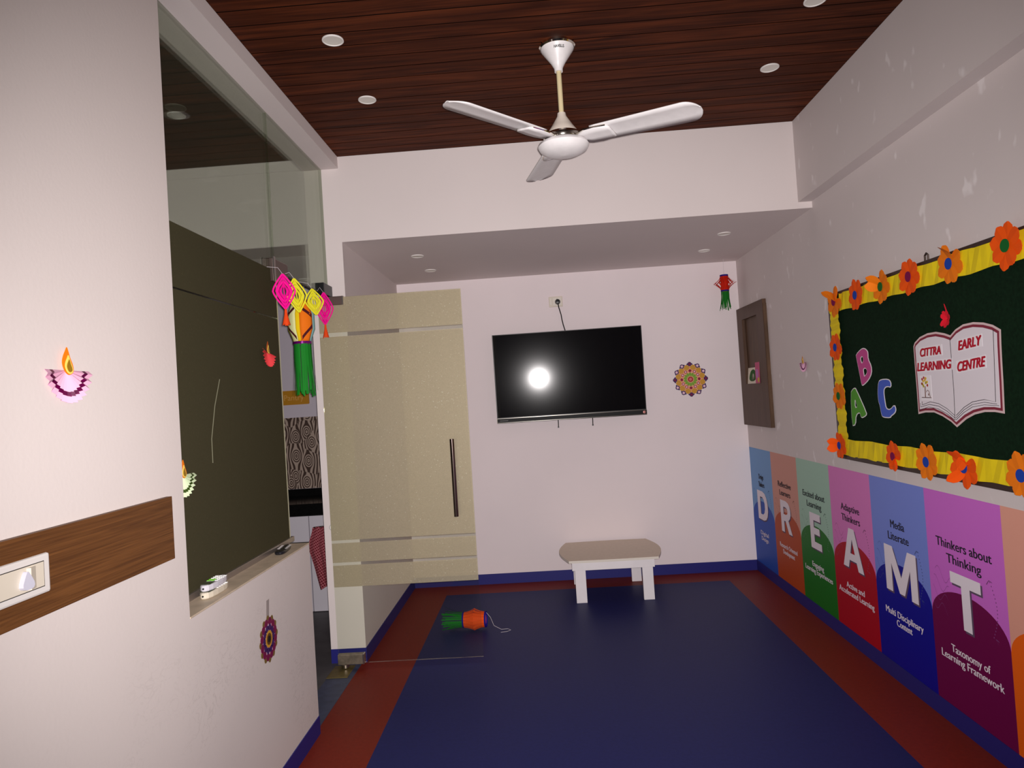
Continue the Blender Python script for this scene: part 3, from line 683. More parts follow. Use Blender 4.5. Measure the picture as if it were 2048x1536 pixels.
ORG = paper('orange_paper', (236, 120, 8)); YEL = paper('pale_yellow_paper', (240, 210, 100)); COREY = mat('olive_gold_foil', (165, 125, 20), 0.4, 0.3)
FOILP = mat('magenta_foil', (92, 2, 60), 0.35, 0.15, noise=0.5, scale=40); FOILG = mat('green_foil', (58, 78, 18), 0.35, 0.3, noise=0.5, scale=60)
PINKP = paper('pink_paper', (212, 160, 184)); MINT = paper('mint_paper', (200, 214, 176)); REDP = paper('red_crepe', (214, 62, 66))
LF = ((0, 1, 0), (0, 0, 1), (1, 0, 0)); RF = ((0, -1, 0), (0, 0, 1), (-1, 0, 0))
diya('pink pleated paper lamp with an orange flame on the near left wall', (XW, 1.533, 1.549), LF, 0.076, PINKP, FOILP, ORG, YEL, COREY)
diya('pale green pleated paper lamp with an orange flame, half hidden behind the left wall edge', (XG + 0.007, 2.196, 1.243), LF, 0.072, MINT, FOILG, ORG, YEL, COREY)
diya('red crepe paper lamp with a thin flame stuck on the dark glass beside the doorway', (XG + 0.007, 2.955, 1.693), LF, 0.066, REDP, None, paper('brown_orange_paper', (176, 84, 30)), YEL, COREY, 0.004, -0.18)
diya('small pale pink paper lamp on the right wall left of the notice board', (XR, 4.195, 1.530), RF, 0.056, paper('faded_pink_paper', (205, 155, 180)), mat('violet_foil', (70, 8, 60), 0.4), paper('faded_orange_paper', (200, 125, 50)), YEL, COREY)

# ---------------------------------------------------------------- left wall strip with switch plate, remotes
ws = obj('wood_strip', MB().box(XW, XW + 0.017, 0.2, 1.926, 1.043, 1.218), STRIP, bevel=0.001)
tag(ws, 'brown wood-grain board along the left wall carrying a switch plate', 'wall board')
sp = thing('switch_plate', 'white switch and socket plate on the brown wall board', 'switch plate', (XW + 0.017, 1.31, 1.09))
X1 = XW + 0.017
obj('plate', MB().box(X1, X1 + 0.010, 1.20, 1.4195, 1.0915, 1.1735), mat('grey_white_plastic', (208, 202, 198), 0.4), sp, bevel=0.005)
obj('module', MB().box(X1 + 0.009, X1 + 0.0115, 1.21, 1.399, 1.108, 1.158), mat('ivory_plastic', (204, 194, 178), 0.4), sp, bevel=0.001)
obj('module_gap', MB().box(X1 + 0.009, X1 + 0.0105, 1.208, 1.4005, 1.1065, 1.1595), BLACK, sp)
obj('switch_rocker', MB().add([(X1 + 0.0115, 1.35, 1.111), (X1 + 0.0115, 1.374, 1.111), (X1 + 0.0115, 1.374, 1.155), (X1 + 0.0115, 1.35, 1.155),
                              (X1 + 0.019, 1.353, 1.111), (X1 + 0.0125, 1.374, 1.111), (X1 + 0.0125, 1.374, 1.155), (X1 + 0.019, 1.353, 1.155)],
                             [(0, 3, 2, 1), (4, 5, 6, 7), (0, 1, 5, 4), (1, 2, 6, 5), (2, 3, 7, 6), (3, 0, 4, 7)]), MATS['ivory_plastic'], sp)
tri = smooth2d([(1.322, 1.114), (1.366, 1.114), (1.345, 1.150), (1.339, 1.150)], 2)
obj('socket_shutter', MB().prism(tri, lambda y, z: (X1 + 0.0115, y, z), lambda y, z: (X1 + 0.021, y, z)), mat('bluish_white_plastic', (192, 190, 204), 0.4), sp)

def remote(label, x, y, z, L, W, H, body, rot, scr_m, btn_m, accent=None, n=(3, 5), flat=False):
    t = thing('remote_control', label, 'remote control', (x, y, z)); 
    ol = smooth2d([(-W / 2, 0.0), (W / 2, 0.0), (W / 2 * 0.94, L), (-W / 2 * 0.94, L)], 2) if not flat else smooth2d([(-W / 2, 0.02), (0, 0), (W / 2, 0.02), (W / 2 * 0.8, L), (-W / 2 * 0.8, L)], 2)
    ca, sa = math.cos(rot), math.sin(rot)
    def P(a, b, h): return (x + a * ca - b * sa, y + a * sa + b * ca, z + h)
    obj('body', MB().prism(ol, lambda a, b: P(a, b, 0), lambda a, b: P(a, b, H)), body, t, bevel=0.005)
    if not flat: obj('display', MB().add([P(-W * .36, L * .08, H + .0003), P(W * .36, L * .08, H + .0003), P(W * .36, L * .34, H + .0003), P(-W * .36, L * .34, H + .0003)], [(0, 1, 2, 3)]), scr_m, t, solid=0.0008)
    for j in range(n[1]):
        for i in range(n[0]):
            a = (-0.3 + 0.6 * i / max(1, n[0] - 1)) * W; b_ = L * (0.42 + 0.5 * j / n[1])
            q = P(a, b_, H)
            obj('button', MB().box(q[0] - 0.005, q[0] + 0.005, q[1], q[1] + 0.007, q[2] - 0.001, q[2] + 0.0018), accent if (accent and i < 2 and j in (0, 1)) else btn_m, t)
    lens = obj('front_lens', MB().lathe([(0, -0.001), (0.003, -0.001), (0.003, 0.001), (0, 0.001)], P(0.0, -0.0003, H * 0.5), 10, 'Y'), BLACK, t)
    return t
ZR = ZSILL
LCD = mat('grey_green_display', (86, 90, 72), 0.25); BTN = mat('grey_buttons', (245, 243, 240), 0.4); LIME = mat('lime_button', (120, 200, 60), 0.4)
remote('ivory remote control lying on the sill under another white one', XW - 0.052, 2.205, ZR, 0.155, 0.047, 0.021, mat('ivory_body', (204, 194, 176), 0.4), -0.02, LCD, BTN)
remote('white remote control with green keys on top of the ivory one', XW - 0.053, 2.212, ZR + 0.0225, 0.15, 0.046, 0.021, mat('white_body', (200, 196, 204), 0.4), 0.0, LCD, BTN, LIME)
remote('black remote control lying at the far end of the sill by the doorway', XG + 0.058, 2.83, ZR, 0.17, 0.052, 0.014, mat('black_body', (24, 24, 30), 0.25), 0.12, BLACK, mat('silver_buttons', (205, 200, 200), 0.3, 0.5), n=(2, 4), flat=True)

# ---------------------------------------------------------------- wall mural on the right wall
mu = thing('wall_mural', 'printed dado mural of coloured panels with big white letters D R E A M T', 'wall mural', (XR, 3.7, 0.08))
YS = [5.427, 4.944, 4.456, 3.964, 3.482, 2.997, 2.510, 2.022, 1.536]
PAN = [('D', (112, 156, 206), (26, 74, 172), ['Design', 'Thinkers'], ['Digital', 'Design'], 0.13, 0.175),
       ('R', (206, 146, 130), (180, 70, 18), ['Reflective', 'Learners'], ['Research Oriented', 'Development'], 0.24, 0.32),
       ('E', (160, 196, 176), (16, 110, 22), ['Excited about', 'Learning'], ['Engaging', 'Learning Experiences'], 0.325, 0.40),
       ('A', (216, 122, 190), (172, 2, 28), ['Adaptive', 'Thinkers'], ['Active and', 'Accelerated Learning'], 0.214, 0.40),
       ('M', (118, 136, 214), (8, 8, 140), ['Media', 'Literate'], ['Multi Disciplinary', 'Content'], 0.18, 0.323),
       ('T', (202, 106, 202), (106, 0, 68), ['Thinkers about', 'Thinking'], ['Taxonomy of', 'Learning Framework'], 0.35, 0.384),
       (None, (222, 158, 138), (232, 98, 8), [], [], 0, 0), (None, (160, 196, 176), (22, 128, 28), [], [], 0, 0)]
LW = {'D': (5.300, 5.075), 'R': (4.802, 4.605), 'E': (4.290, 4.132), 'A': (3.845, 3.608), 'M': (3.378, 3.100), 'T': (2.848, 2.656)}
BLOCK = {'D': [[(0, 0), (.55, 0), (.78, .06), (.92, .19), (1, .38), (1, .62), (.92, .81), (.78, .94), (.55, 1), (0, 1)], [(.28, .2), (.5, .2), (.64, .28), (.71, .42), (.71, .58), (.64, .72), (.5, .8), (.28, .8)]],
         'R': [[(0, 0), (.28, 0), (.28, .36), (.42, .36), (.68, 0), (1, 0), (.70, .41), (.86, .5), (.94, .62), (.94, .74), (.87, .88), (.75, .96), (.55, 1), (0, 1)], [(.28, .57), (.5, .57), (.63, .61), (.67, .69), (.63, .76), (.5, .8), (.28, .8)]],
         'E': [[(0, 0), (1, 0), (1, .2), (.36, .2), (.36, .41), (.88, .41), (.88, .6), (.36, .6), (.36, .8), (1, .8), (1, 1), (0, 1)]],
         'A': [[(0, 0), (.26, 0), (.33, .2), (.67, .2), (.74, 0), (1, 0), (.63, 1), (.37, 1)], [(.39, .38), (.61, .38), (.5, .74)]],
         'M': [[(0, 0), (.21, 0), (.21, .62), (.43, .03), (.59, .03), (.80, .62), (.80, 0), (1, 0), (1, 1), (.75, 1), (.51, .38), (.27, 1), (0, 1)]],
         'T': [[(.36, 0), (.64, 0), (.64, .79), (1, .79), (1, 1), (0, 1), (0, .79), (.36, .79)]]}
WLET = paper('white_print', (232, 222, 230)); DKP = mat('dark_print', (28, 22, 40), 0.7); SHP = mat('printed_shadow_grey', (92, 72, 96), 0.8)
RW = lambda d: (lambda y, z: (XR - d, y, z))
for i, (L, past, sat, t1, t2, wt1, wt2) in enumerate(PAN):
    ya_, yb2 = YS[i], YS[i + 1]; yc = (ya_ + yb2) / 2
    pn = obj('panel', MB().box(XR - 0.0010, XR, yb2, ya_, 0.0795, 0.948), mat('print_%d' % i, past, 0.55, spec=0.25), mu)
    ol = [(ya_, 0.0797)] + [(yc + (ya_ - yb2) / 2 * math.cos(PI * k / 24), 0.432 + 0.128 * math.sin(PI * k / 24)) for k in range(25)] + [(yb2, 0.0797)]
    obj('arch', MB().prism(ol, RW(0.0014), RW(0.0009)), mat('print_sat_%d' % i, sat, 0.55, spec=0.25), pn)
    if not L: continue
    a, b2 = LW[L]
    for nm, dy, dz, dd, m in (('letter_drop_shadow', -0.010, -0.008, 0.0018, SHP), ('letter', 0, 0, 0.0022, WLET)):  # offset grey copy: drop shadow printed with the letter
        mb = MB(); mb.add(*shape2d([[(a + dy + (b2 - a) * px, 0.422 + dz + 0.214 * pz) for px, pz in pl] for pl in BLOCK[L]], RW(dd)))
        obj(nm, mb, m, pn, recalc=False)
    mxl = max(len(s) for s in t1)
    for j, s in enumerate(t1):
        ww = wt1 * (len(s) / mxl) ** 0.85; z0 = 0.725 - 0.057 * j
        obj('caption_line', text_fit(MB(), s, (yc + ww / 2, z0), (yc - ww / 2, z0), (yc + ww / 2, z0 + 0.036), RW(0.0018), thick=0.0007), DKP, pn, recalc=False)
    mxl = max(len(s) for s in t2)
    for j, s in enumerate(t2):
        ww = wt2 * (len(s) / mxl) ** 0.95; z0 = 0.308 - 0.041 * j
        obj('caption_line', text_fit(MB(), s, (yc + ww / 2, z0), (yc - ww / 2, z0), (yc + ww / 2, z0 + 0.030), RW(0.0022), thick=0.0004), WLET, pn, recalc=False)
    mb = MB()   # faint printed doodles: dotted arrow right of the letter, loops left of it
    for k in range(16):
        t = k / 15; y_ = yc - 0.155 - 0.030 * math.sin(PI * t); z_ = 0.655 - 0.20 * t
        mb.prism([(y_ - 0.0018, z_ - 0.0025), (y_ + 0.0018, z_ - 0.0025), (y_ + 0.0018, z_ + 0.0025), (y_ - 0.0018, z_ + 0.0025)], RW(0.0018), RW(0.0010))
    for (yy, zz, sx) in ((yc - 0.150, 0.660, 1), (yc - 0.165, 0.452, -1)):
        mb.ribbon([(XR - 0.0018, yy + 0.016 * sx, zz - 0.018), (XR - 0.0018, yy, zz), (XR - 0.0018, yy - 0.018, zz - 0.004)], (0, 0.5, 0.8), 0.004)
    for q in range(4):
        ps = []
        for k in range(15):
            t = k / 14; ps.append((XR - 0.0017, yc + 0.20 - 0.10 * t + 0.01 * q, 0.62 - 0.045 * q + 0.022 * math.sin(t * 7 + q) - 0.03 * t))
        mb.ribbon(ps, (0, 0, 1), 0.0018)
    obj('doodle', mb, mat('doodle_%d' % i, [int(x * 0.62) for x in past], 0.7), pn, recalc=False)

# ---------------------------------------------------------------- framed niche with cards
nb = thing('display_niche', 'dark brown wooden niche frame on the right wall by the back corner', 'niche', (XR, 5.1, 1.12))
XN = XR - 0.026
obj('back_panel', MB().box(XR - 0.003, XR - 0.0002, 4.90, 5.36, 1.40, 1.95), NICHEB, nb)
for y0_, y1_, z0_, z1_ in ((4.805, 4.953, 1.122, 2.010), (5.300, 5.424, 1.122, 2.010), (4.953, 5.300, 1.122, 1.432), (4.953, 5.300, 1.918, 2.010)):
    obj('frame_board', MB().box(XN, XR, y0_, y1_, z0_, z1_), NICHEW, nb)
obj('chipped_edge', MB().box(XN + 0.003, XR, 4.799, 4.805, 1.122, 1.98), mat('raw_wood_edge', (92, 68, 50), 0.8, noise=0.4, scale=25, stretch=(1, 1, 0.3)), nb)
def card(label, y0_, y1_, h, lean, m, parts, fw=0.020):
    t = thing('picture_card', label, 'card', (XR - 0.012, (y0_ + y1_) / 2, 1.4325))
    P = lambda y, z, d=0.0: (XR - fw + (z - 1.4325) * lean - d, y, z)
    obj('sheet', MB().prism([(y0_, 1.4325), (y1_, 1.4325), (y1_, 1.4325 + h), (y0_, 1.4325 + h)], lambda y, z: P(y, z), lambda y, z: P(y, z, -0.002)), m, t)
    for pn, ol, mm in parts:
        obj(pn, MB().prism(smooth2d(ol, 2), lambda y, z: P(y, z, 0.0006), lambda y, z: P(y, z, 0.0001)), mm, t)
card('white card with a dark green leaf picture standing in the niche', 5.278, 5.055, 0.118, 0.10, paper('card_white', (222, 214, 196)),
     [('picture', [(5.25, 1.45), (5.08, 1.45), (5.09, 1.52), (5.16, 1.542), (5.23, 1.52)], paper('leaf_green', (48, 92, 40))), ('picture_detail', [(5.19, 1.445), (5.12, 1.445), (5.13, 1.50), (5.17, 1.51)], paper('card_cream', (214, 206, 186)))])
card('pink and red picture card leaning beside the leaf card in the niche', 5.05, 4.958, 0.15, 0.02, paper('card_pink', (198, 96, 130)),
     [('picture', [(5.04, 1.47), (4.985, 1.47), (4.985, 1.535), (5.04, 1.535)], paper('mauve', (190, 120, 180))), ('picture_detail', [(5.0, 1.44), (4.965, 1.44), (4.965, 1.475), (5.0, 1.475)], paper('card_yellow', (205, 180, 70)))], 0.031)

# ---------------------------------------------------------------- notice board
BX = 1.573
bo = thing('notice_board', 'dark green felt notice board with yellow paper border in a brown frame', 'notice board', (XR, 2.6, 1.01))
BY0, BY1, BZ0, BZ1 = 3.742, 1.30, 1.010, 1.876
obj('backing_board', MB().box(BX + 0.004, XR, BY1, BY0, BZ0, BZ1), FRAMEB, bo)
obj('felt', MB().box(BX, BX + 0.004, BY1 + 0.02, BY0 - 0.02, BZ0 + 0.02, BZ1 - 0.015), FELT, bo)
for y0_, y1_, z0_, z1_ in ((BY1, BY0, BZ0, BZ0 + 0.022), (BY1, BY0 - 0.03, BZ1 - 0.016, BZ1), (BY1, BY1 + 0.02, BZ0, BZ1), (BY0 - 0.012, BY0, BZ0, BZ1 - 0.03)):
    obj('frame_rail', MB().box(BX - 0.010, BX + 0.005, y0_, y1_, z0_, z1_), FRAMEB, bo, bevel=0.002)
def border(y0_, y1_, z0_, z1_, along):
    # crinkled paper strip, gently wavy in depth and along its edges
    mb = MB(); n = 70
    for i in range(n + 1):
        t = i / n; wv = 0.0022 * math.sin(i * 1.9) + 0.0015 * math.sin(i * 0.7 + 2); e0 = 0.003 * math.sin(i * 0.9); e1 = 0.003 * math.sin(i * 0.63 + 1)
        if along == 'y': y_ = y0_ + (y1_ - y0_) * t; mb.v += [(BX - 0.0115 - wv, y_, z0_ + e0), (BX - 0.0115 + wv, y_, z1_ + e1)]
        else: z_ = z0_ + (z1_ - z0_) * t; mb.v += [(BX - 0.0115 - wv, y0_ + e0 * 2, z_), (BX - 0.0115 + wv, y1_ + e1 * 2, z_)]
    for i in range(n): mb.f.append((2 * i, 2 * i + 2, 2 * i + 3, 2 * i + 1))
    obj('paper_border', mb, YELLOW, bo, recalc=False)
border(BY0 - 0.005, BY1 + 0.02, 1.030, 1.117, 'y'); border(BY0 - 0.14, BY1 + 0.02, 1.774, 1.862, 'y')
border(3.722, 3.618, 1.05, 1.862, 'z'); border(1.41, 1.32, 1.05, 1.86, 'z')
obj('hanging_hook', MB().tube([(BX + 0.002, 2.825, 1.876), (BX + 0.002, 2.825, 1.898), (BX + 0.002, 2.814, 1.906), (BX + 0.002, 2.803, 1.898), (BX + 0.002, 2.803, 1.876)], 0.004, 8), mat('dark_metal', (70, 58, 52), 0.4, 0.7), bo)

A_ = [(3.5218, 1.375), (3.5084, 1.3719), (3.4155, 1.2547), (3.4215, 1.2443), (3.4585, 1.233), (3.4716, 1.2347), (3.4828, 1.2603), (3.5294, 1.2437), (3.5421, 1.1945), (3.576, 1.1889), (3.5661, 1.352), (3.5415, 1.3689)]
Ah = [(3.5263, 1.3306), (3.5335, 1.2754), (3.5001, 1.2823)]
B_ = [(3.4757, 1.5404), (3.4188, 1.5637), (3.3855, 1.5647), (3.3603, 1.5507), (3.3571, 1.5403), (3.3599, 1.5122), (3.3331, 1.4787), (3.334, 1.4466), (3.3684, 1.4155), (3.4288, 1.3903), (3.4396, 1.3946), (3.4514, 1.4425), (3.4738, 1.5269)]
Bh1 = [(3.4366, 1.5227), (3.4192, 1.5319), (3.4042, 1.5269), (3.4039, 1.5065), (3.421, 1.4929), (3.4326, 1.5038)]
Bh2 = [(3.4162, 1.4681), (3.3933, 1.4753), (3.3735, 1.4643), (3.3767, 1.4441), (3.4097, 1.4268), (3.4148, 1.4495)]
C_ = [(3.2715, 1.4012), (3.2463, 1.4104), (3.1843, 1.4107), (3.1635, 1.3988), (3.1651, 1.3779), (3.1886, 1.3821), (3.216, 1.3787), (3.2341, 1.3615), (3.2295, 1.315), (3.2232, 1.2803), (3.1976, 1.2722), (3.1742, 1.2772), (3.1456, 1.2947), (3.1357, 1.2779), (3.1467, 1.2626), (3.1823, 1.2485), (3.191, 1.2406), (3.2486, 1.2409), (3.2648, 1.2483), (3.2725, 1.2913), (3.2849, 1.3148), (3.2852, 1.3542)]
BW = lambda d: (lambda y, z: (BX - d, y, z))
OUTL = paper('white_outline_paper', (225, 220, 222))
def cutletter(nm, label, polys, m):
    o = thing('letter_cutout', label, 'paper letter', (BX, sum(p[0] for p in polys[0]) / len(polys[0]), min(p[1] for p in polys[0])))
    polys = [smooth2d(p, 1) for p in polys]
    wo = [offset2d(polys[0], 0.0045)] + [offset2d(h, -0.004) for h in polys[1:]]
    mb = MB(); mb.add(*shape2d(wo, BW(0.0012))); obj('paper_outline', mb, OUTL, o, solid=0.001, recalc=False)
    mb = MB(); mb.add(*shape2d(polys, BW(0.0026))); obj('coloured_face', mb, m, o, solid=0.0008, recalc=False)
cutletter('A', 'green paper letter A on the notice board', [A_, Ah], paper('leaf_green_paper', (84, 150, 52)))
cutletter('B', 'pink paper letter B above the green A on the notice board', [B_, Bh1, Bh2], paper('pink_card', (190, 76, 138)))
cutletter('C', 'blue paper letter C beside the green A on the notice board', [C_], paper('blue_card', (72, 96, 190)))

BK = [(2.9527, 1.5437), (2.9408, 1.5587), (2.8996, 1.5781), (2.8423, 1.5885), (2.7827, 1.5886), (2.7271, 1.5777), (2.6901, 1.5662), (2.6554, 1.5854), (2.6068, 1.5994), (2.5468, 1.6012), (2.4907, 1.5936), (2.4423, 1.5804), (2.403, 1.5605), (2.4067, 1.5119), (2.4092, 1.4545), (2.4113, 1.3827), (2.4168, 1.2748), (2.4652, 1.2795), (2.5202, 1.2784), (2.5789, 1.2679), (2.6311, 1.2494), (2.6756, 1.2257), (2.6926, 1.2169), (2.7279, 1.2366), (2.7812, 1.2563), (2.8377, 1.2701), (2.8987, 1.2688), (2.9537, 1.2605), (2.9527, 1.3595), (2.9532, 1.448)]
bk = thing('book_cutout', 'white open-book paper cutout with maroon outline and red lettering on the notice board', 'paper cutout', (BX, 2.68, 1.217))
for nm, off_, d, m in (('paper_edge', 0.0, 0.0015, paper('pale_pink_paper', (212, 186, 186))), ('outline', -0.008, 0.0025, paper('maroon_marker', (128, 44, 60))), ('page', -0.0175, 0.0035, paper('white_page', (222, 214, 220)))):
    mb = MB(); mb.add(*shape2d([offset2d(BK, off_)], BW(d))); obj(nm, mb, m, bk, solid=0.0008, recalc=False)
RT = paper('red_letters', (176, 22, 44)); PW = paper('white_label', (232, 226, 230))
for wtx, p in (("CITTRA", ((2.9013, 1.4975), (2.7544, 1.500), (2.9013, 1.5285))), ("LEARNING", ((2.9286, 1.4393), (2.6983, 1.4415), (2.9286, 1.472))),
               ("EARLY", ((2.6394, 1.5063), (2.5095, 1.5169), (2.6394, 1.5390))), ("CENTRE", ((2.6574, 1.4273), (2.4979, 1.4407), (2.6560, 1.4610)))):
    q = 0.006
    lb = [(p[0][0] + q, p[0][1] - q), (p[1][0] - q * 1.5, p[1][1] - q), (p[1][0] - q * 1.5, p[1][1] + p[2][1] - p[0][1] + q), (p[2][0] + q, p[2][1] + q)]
    lo = obj('word_label', MB().prism(lb, BW(0.0046), BW(0.0040)), PW, bk)
    mb = MB(); text_fit(mb, wtx, p[0], p[1], p[2], BW(0.0052), 0.0, 0.22 * (p[2][1] - p[0][1]) / abs(p[1][0] - p[0][0]), 0.0022); obj('lettering', mb, RT, lo, recalc=False)
INK = mat('black_ink', (50, 44, 50), 0.8)
mb = MB()
for ln in ([(2.6901, 1.5581), (2.6905, 1.3568), (2.6971, 1.2441)], [(2.9144, 1.3138), (2.9144, 1.2998), (2.8559, 1.3124), (2.7976, 1.306), (2.7434, 1.2868), (2.695, 1.2603)],
           [(2.928, 1.3067), (2.927, 1.2909), (2.8634, 1.302), (2.7989, 1.296), (2.7447, 1.277), (2.6977, 1.2521)], [(2.9386, 1.2767), (2.8709, 1.2917), (2.8061, 1.2858), (2.746, 1.2671), (2.6998, 1.244)],
           [(2.4376, 1.5639), (2.4543, 1.3148), (2.5148, 1.3226), (2.5829, 1.314), (2.6358, 1.2933), (2.6878, 1.262)], [(2.4486, 1.3076), (2.5159, 1.313), (2.5841, 1.3048), (2.637, 1.2838), (2.6907, 1.2523)],
           [(2.4383, 1.3019), (2.517, 1.3039), (2.5852, 1.2955), (2.6382, 1.2743), (2.6917, 1.2443)]):
    mb.tube([(BX - 0.0042, y, z) for y, z in ln], 0.0011, 4)
obj('page_lines', mb, INK, bk)
lg = obj('logo_label', MB().prism([(2.918, 1.318), (2.838, 1.318), (2.838, 1.420), (2.918, 1.420)], BW(0.0046), BW(0.0040)), PW, bk)
mb = MB(); mb.tube([(BX - 0.0055, 2.8845, 1.331), (BX - 0.0055, 2.8815, 1.376)], 0.0017, 6); mb.tube([(BX - 0.0055, 2.910, 1.3305), (BX - 0.0055, 2.844, 1.3295)], 0.0016, 6)
mb.tube([(BX - 0.0055, 2.875, 1.352), (BX - 0.0055, 2.868, 1.360), (BX - 0.0055, 2.858, 1.357), (BX - 0.0055, 2.850, 1.332)], 0.0010, 6)
mb.tube([(BX - 0.0055, 2.861, 1.338), (BX - 0.0055, 2.861, 1.346)], 0.0016, 6)
obj('logo_tree', mb, mat('brown_ink', (88, 52, 36), 0.7), lg)
dots = [(2.8875, 1.4107, 'r'), (2.874, 1.408, 'y'), (2.8805, 1.4002, 'y'), (2.8661, 1.3929, 'y'), (2.9042, 1.3868, 'r'), (2.8934, 1.3765, 'g'), (2.8652, 1.3795, 'r'), (2.8758, 1.3897, 'g'), (2.8934, 1.397, 'y'), (2.900, 1.405, 'r'), (2.898, 1.384, 'y')]
for key, m in (('r', paper('logo_red', (170, 66, 56))), ('y', paper('logo_yellow', (205, 170, 60))), ('g', paper('logo_green', (170, 160, 50)))):
    mb = MB()
    for y, z, kk in dots:
        if kk == key: mb.prism([(y + 0.0058 * math.cos(i * PI / 5), z + 0.0058 * math.sin(i * PI / 5)) for i in range(10)], BW(0.0056), BW(0.0048))
    obj('logo_dots', mb, m, lg)

def leafy(name, label, pts, m, cat):
    t = thing(name, label, cat, (BX, pts[0][0], pts[0][1] - 0.03))
    for k, (y, z, ang, L, wd) in enumerate(pts):
        ol = smooth2d([(0, 0), (L * 0.4, wd), (L, wd * 0.6), (L * 1.05, 0), (L, -wd * 0.6), (L * 0.4, -wd)], 2); ca, sa = math.cos(ang), math.sin(ang)
        obj('petal', MB().prism([(y + a * ca - b * sa, z + a * sa + b * ca) for a, b in ol], lambda yy, zz: (BX - 0.004 - 0.35 * math.hypot(yy - y, zz - z) - 0.001 * k, yy, zz),
                                lambda yy, zz: (BX - 0.003 - 0.35 * math.hypot(yy - y, zz - z) - 0.001 * k, yy, zz)), m, t)
leafy('red_paper_flower', 'small crumpled red paper flower pinned above the open book', [(2.69, 1.63, a, 0.032, 0.013) for a in (0.5, 1.15, 2.0, 2.9, 3.9, 4.7, 5.5)] + [(2.68, 1.64, 1.75, 0.045, 0.004)], paper('bright_red_paper', (216, 26, 46)), 'paper flower')

# orange paper flowers along the border: eight rounded petals and a coloured centre each
ctr = {'blue': paper('blue_centre', (24, 62, 160)), 'green': paper('green_centre', (12, 96, 36)), 'plum': paper('plum_centre', (124, 8, 70))}
oj = {'deep': paper('deep_orange_paper', (236, 84, 6)), 'light': paper('light_orange_paper', (232, 120, 14))}
def flower(y, z, r, cc, shade, label, fold=(), lift=(), rot=0.0):
    x = BX - 0.018
    t = thing('paper_flower', label, 'paper flower', (x, y, z - r), 'orange paper flowers on the board border')
    for k in range(8):
        a = rot + 2 * PI * k / 8 + PI / 8; ca, sa = math.cos(a), math.sin(a)
        L = r * random.uniform(0.93, 1.03); cv = random.uniform(0.0, 0.16); sgn = 1
        if k in lift: cv = 1.3
        mb = MB(); n = 8; wm = r * 0.315
        for i in range(n + 1):
            s = i / n; hw = wm * (0.24 + 0.76 * math.sin(min(1, s / 0.66) * PI / 2) if s < 0.66 else math.sqrt(max(0.0, 1 - ((s - 0.66) / 0.345) ** 2)))
            rad = L * s; h = 0.0
            if k in fold:            # the petal is folded back over the middle
                if s > 0.45: rad = L * (0.9 - s); h = 0.016 + 0.02 * (s - 0.45)
                else: h = 0.02 * s
            else:
                h = cv * L * (s ** 2) * 0.5
                rad = L * s * (1 - 0.22 * min(1, cv) * s)
            for q in (-1, 0, 1):
                b_ = hw * q; yy = rad * ca - b_ * sa; zz = rad * sa + b_ * ca
                mb.v.append((x - h - 0.0022 * (k % 2) + 0.0015 * abs(q), y + yy, z + zz))
        for i in range(n):
            for j in range(2):
                q = i * 3 + j; mb.f.append((q, q + 1, q + 4, q + 3))
        obj('petal', mb, oj[shade], t, recalc=False)
    ring = [(y + r * 0.27 * math.cos(2 * PI * i / 20), z + r * 0.27 * math.sin(2 * PI * i / 20)) for i in range(20)]
    obj('flower_centre', MB().prism(ring, lambda a, b: (x - 0.007, a, b), lambda a, b: (x - 0.0055, a, b)), ctr[cc], t)
FL = [(3.640, 1.829, .084, 'plum', 'light', 'orange paper flower with plum centre at the top left corner of the board', (), (1, 3)),
      (3.397, 1.826, .079, 'blue', 'deep', 'deep orange paper flower with blue centre, second along the top border', (), ()),
      (3.148, 1.827, .078, 'green', 'light', 'light orange paper flower with green centre and curled petals on the top border', (), (0, 1)),
      (2.913, 1.831, .081, 'plum', 'deep', 'deep orange paper flower with plum centre in the middle of the top border', (), ()),
      (2.631, 1.830, .081, 'blue', 'light', 'light orange paper flower with blue centre on the top border above the book', (), (2,)),
      (2.318, 1.829, .082, 'green', 'deep', 'large deep orange paper flower with green centre at the top right', (), ()),
      (3.662, 1.592, .077, 'blue', 'deep', 'deep orange paper flower with blue centre, upper one on the left border', (), ()),
      (3.665, 1.339, .077, 'green', 'light', 'orange paper flower with green centre, lower one on the left border', (), ()),
      (3.700, 1.079, .075, 'blue', 'deep', 'deep orange paper flower with blue centre at the bottom left corner', (), (0, 7)),
      (3.151, 1.068, .072, 'plum', 'deep', 'deep orange paper flower with plum centre on the bottom border', (), (4,)),
      (2.886, 1.068, .080, 'blue', 'light', 'light orange paper flower with blue centre on the bottom border left of the folded one', (), ()),
      (2.636, 1.072, .084, 'blue', 'deep', 'deep orange paper flower with a petal folded over its centre on the bottom border', (2,), (1, 6)),
      (2.330, 1.075, .082, 'blue', 'light', 'light orange paper flower with blue centre cut by the right edge of the photo', (), ())]
for f in FL: flower(*f[:6], fold=f[6], lift=f[7], rot=random.uniform(-0.2, 0.2))

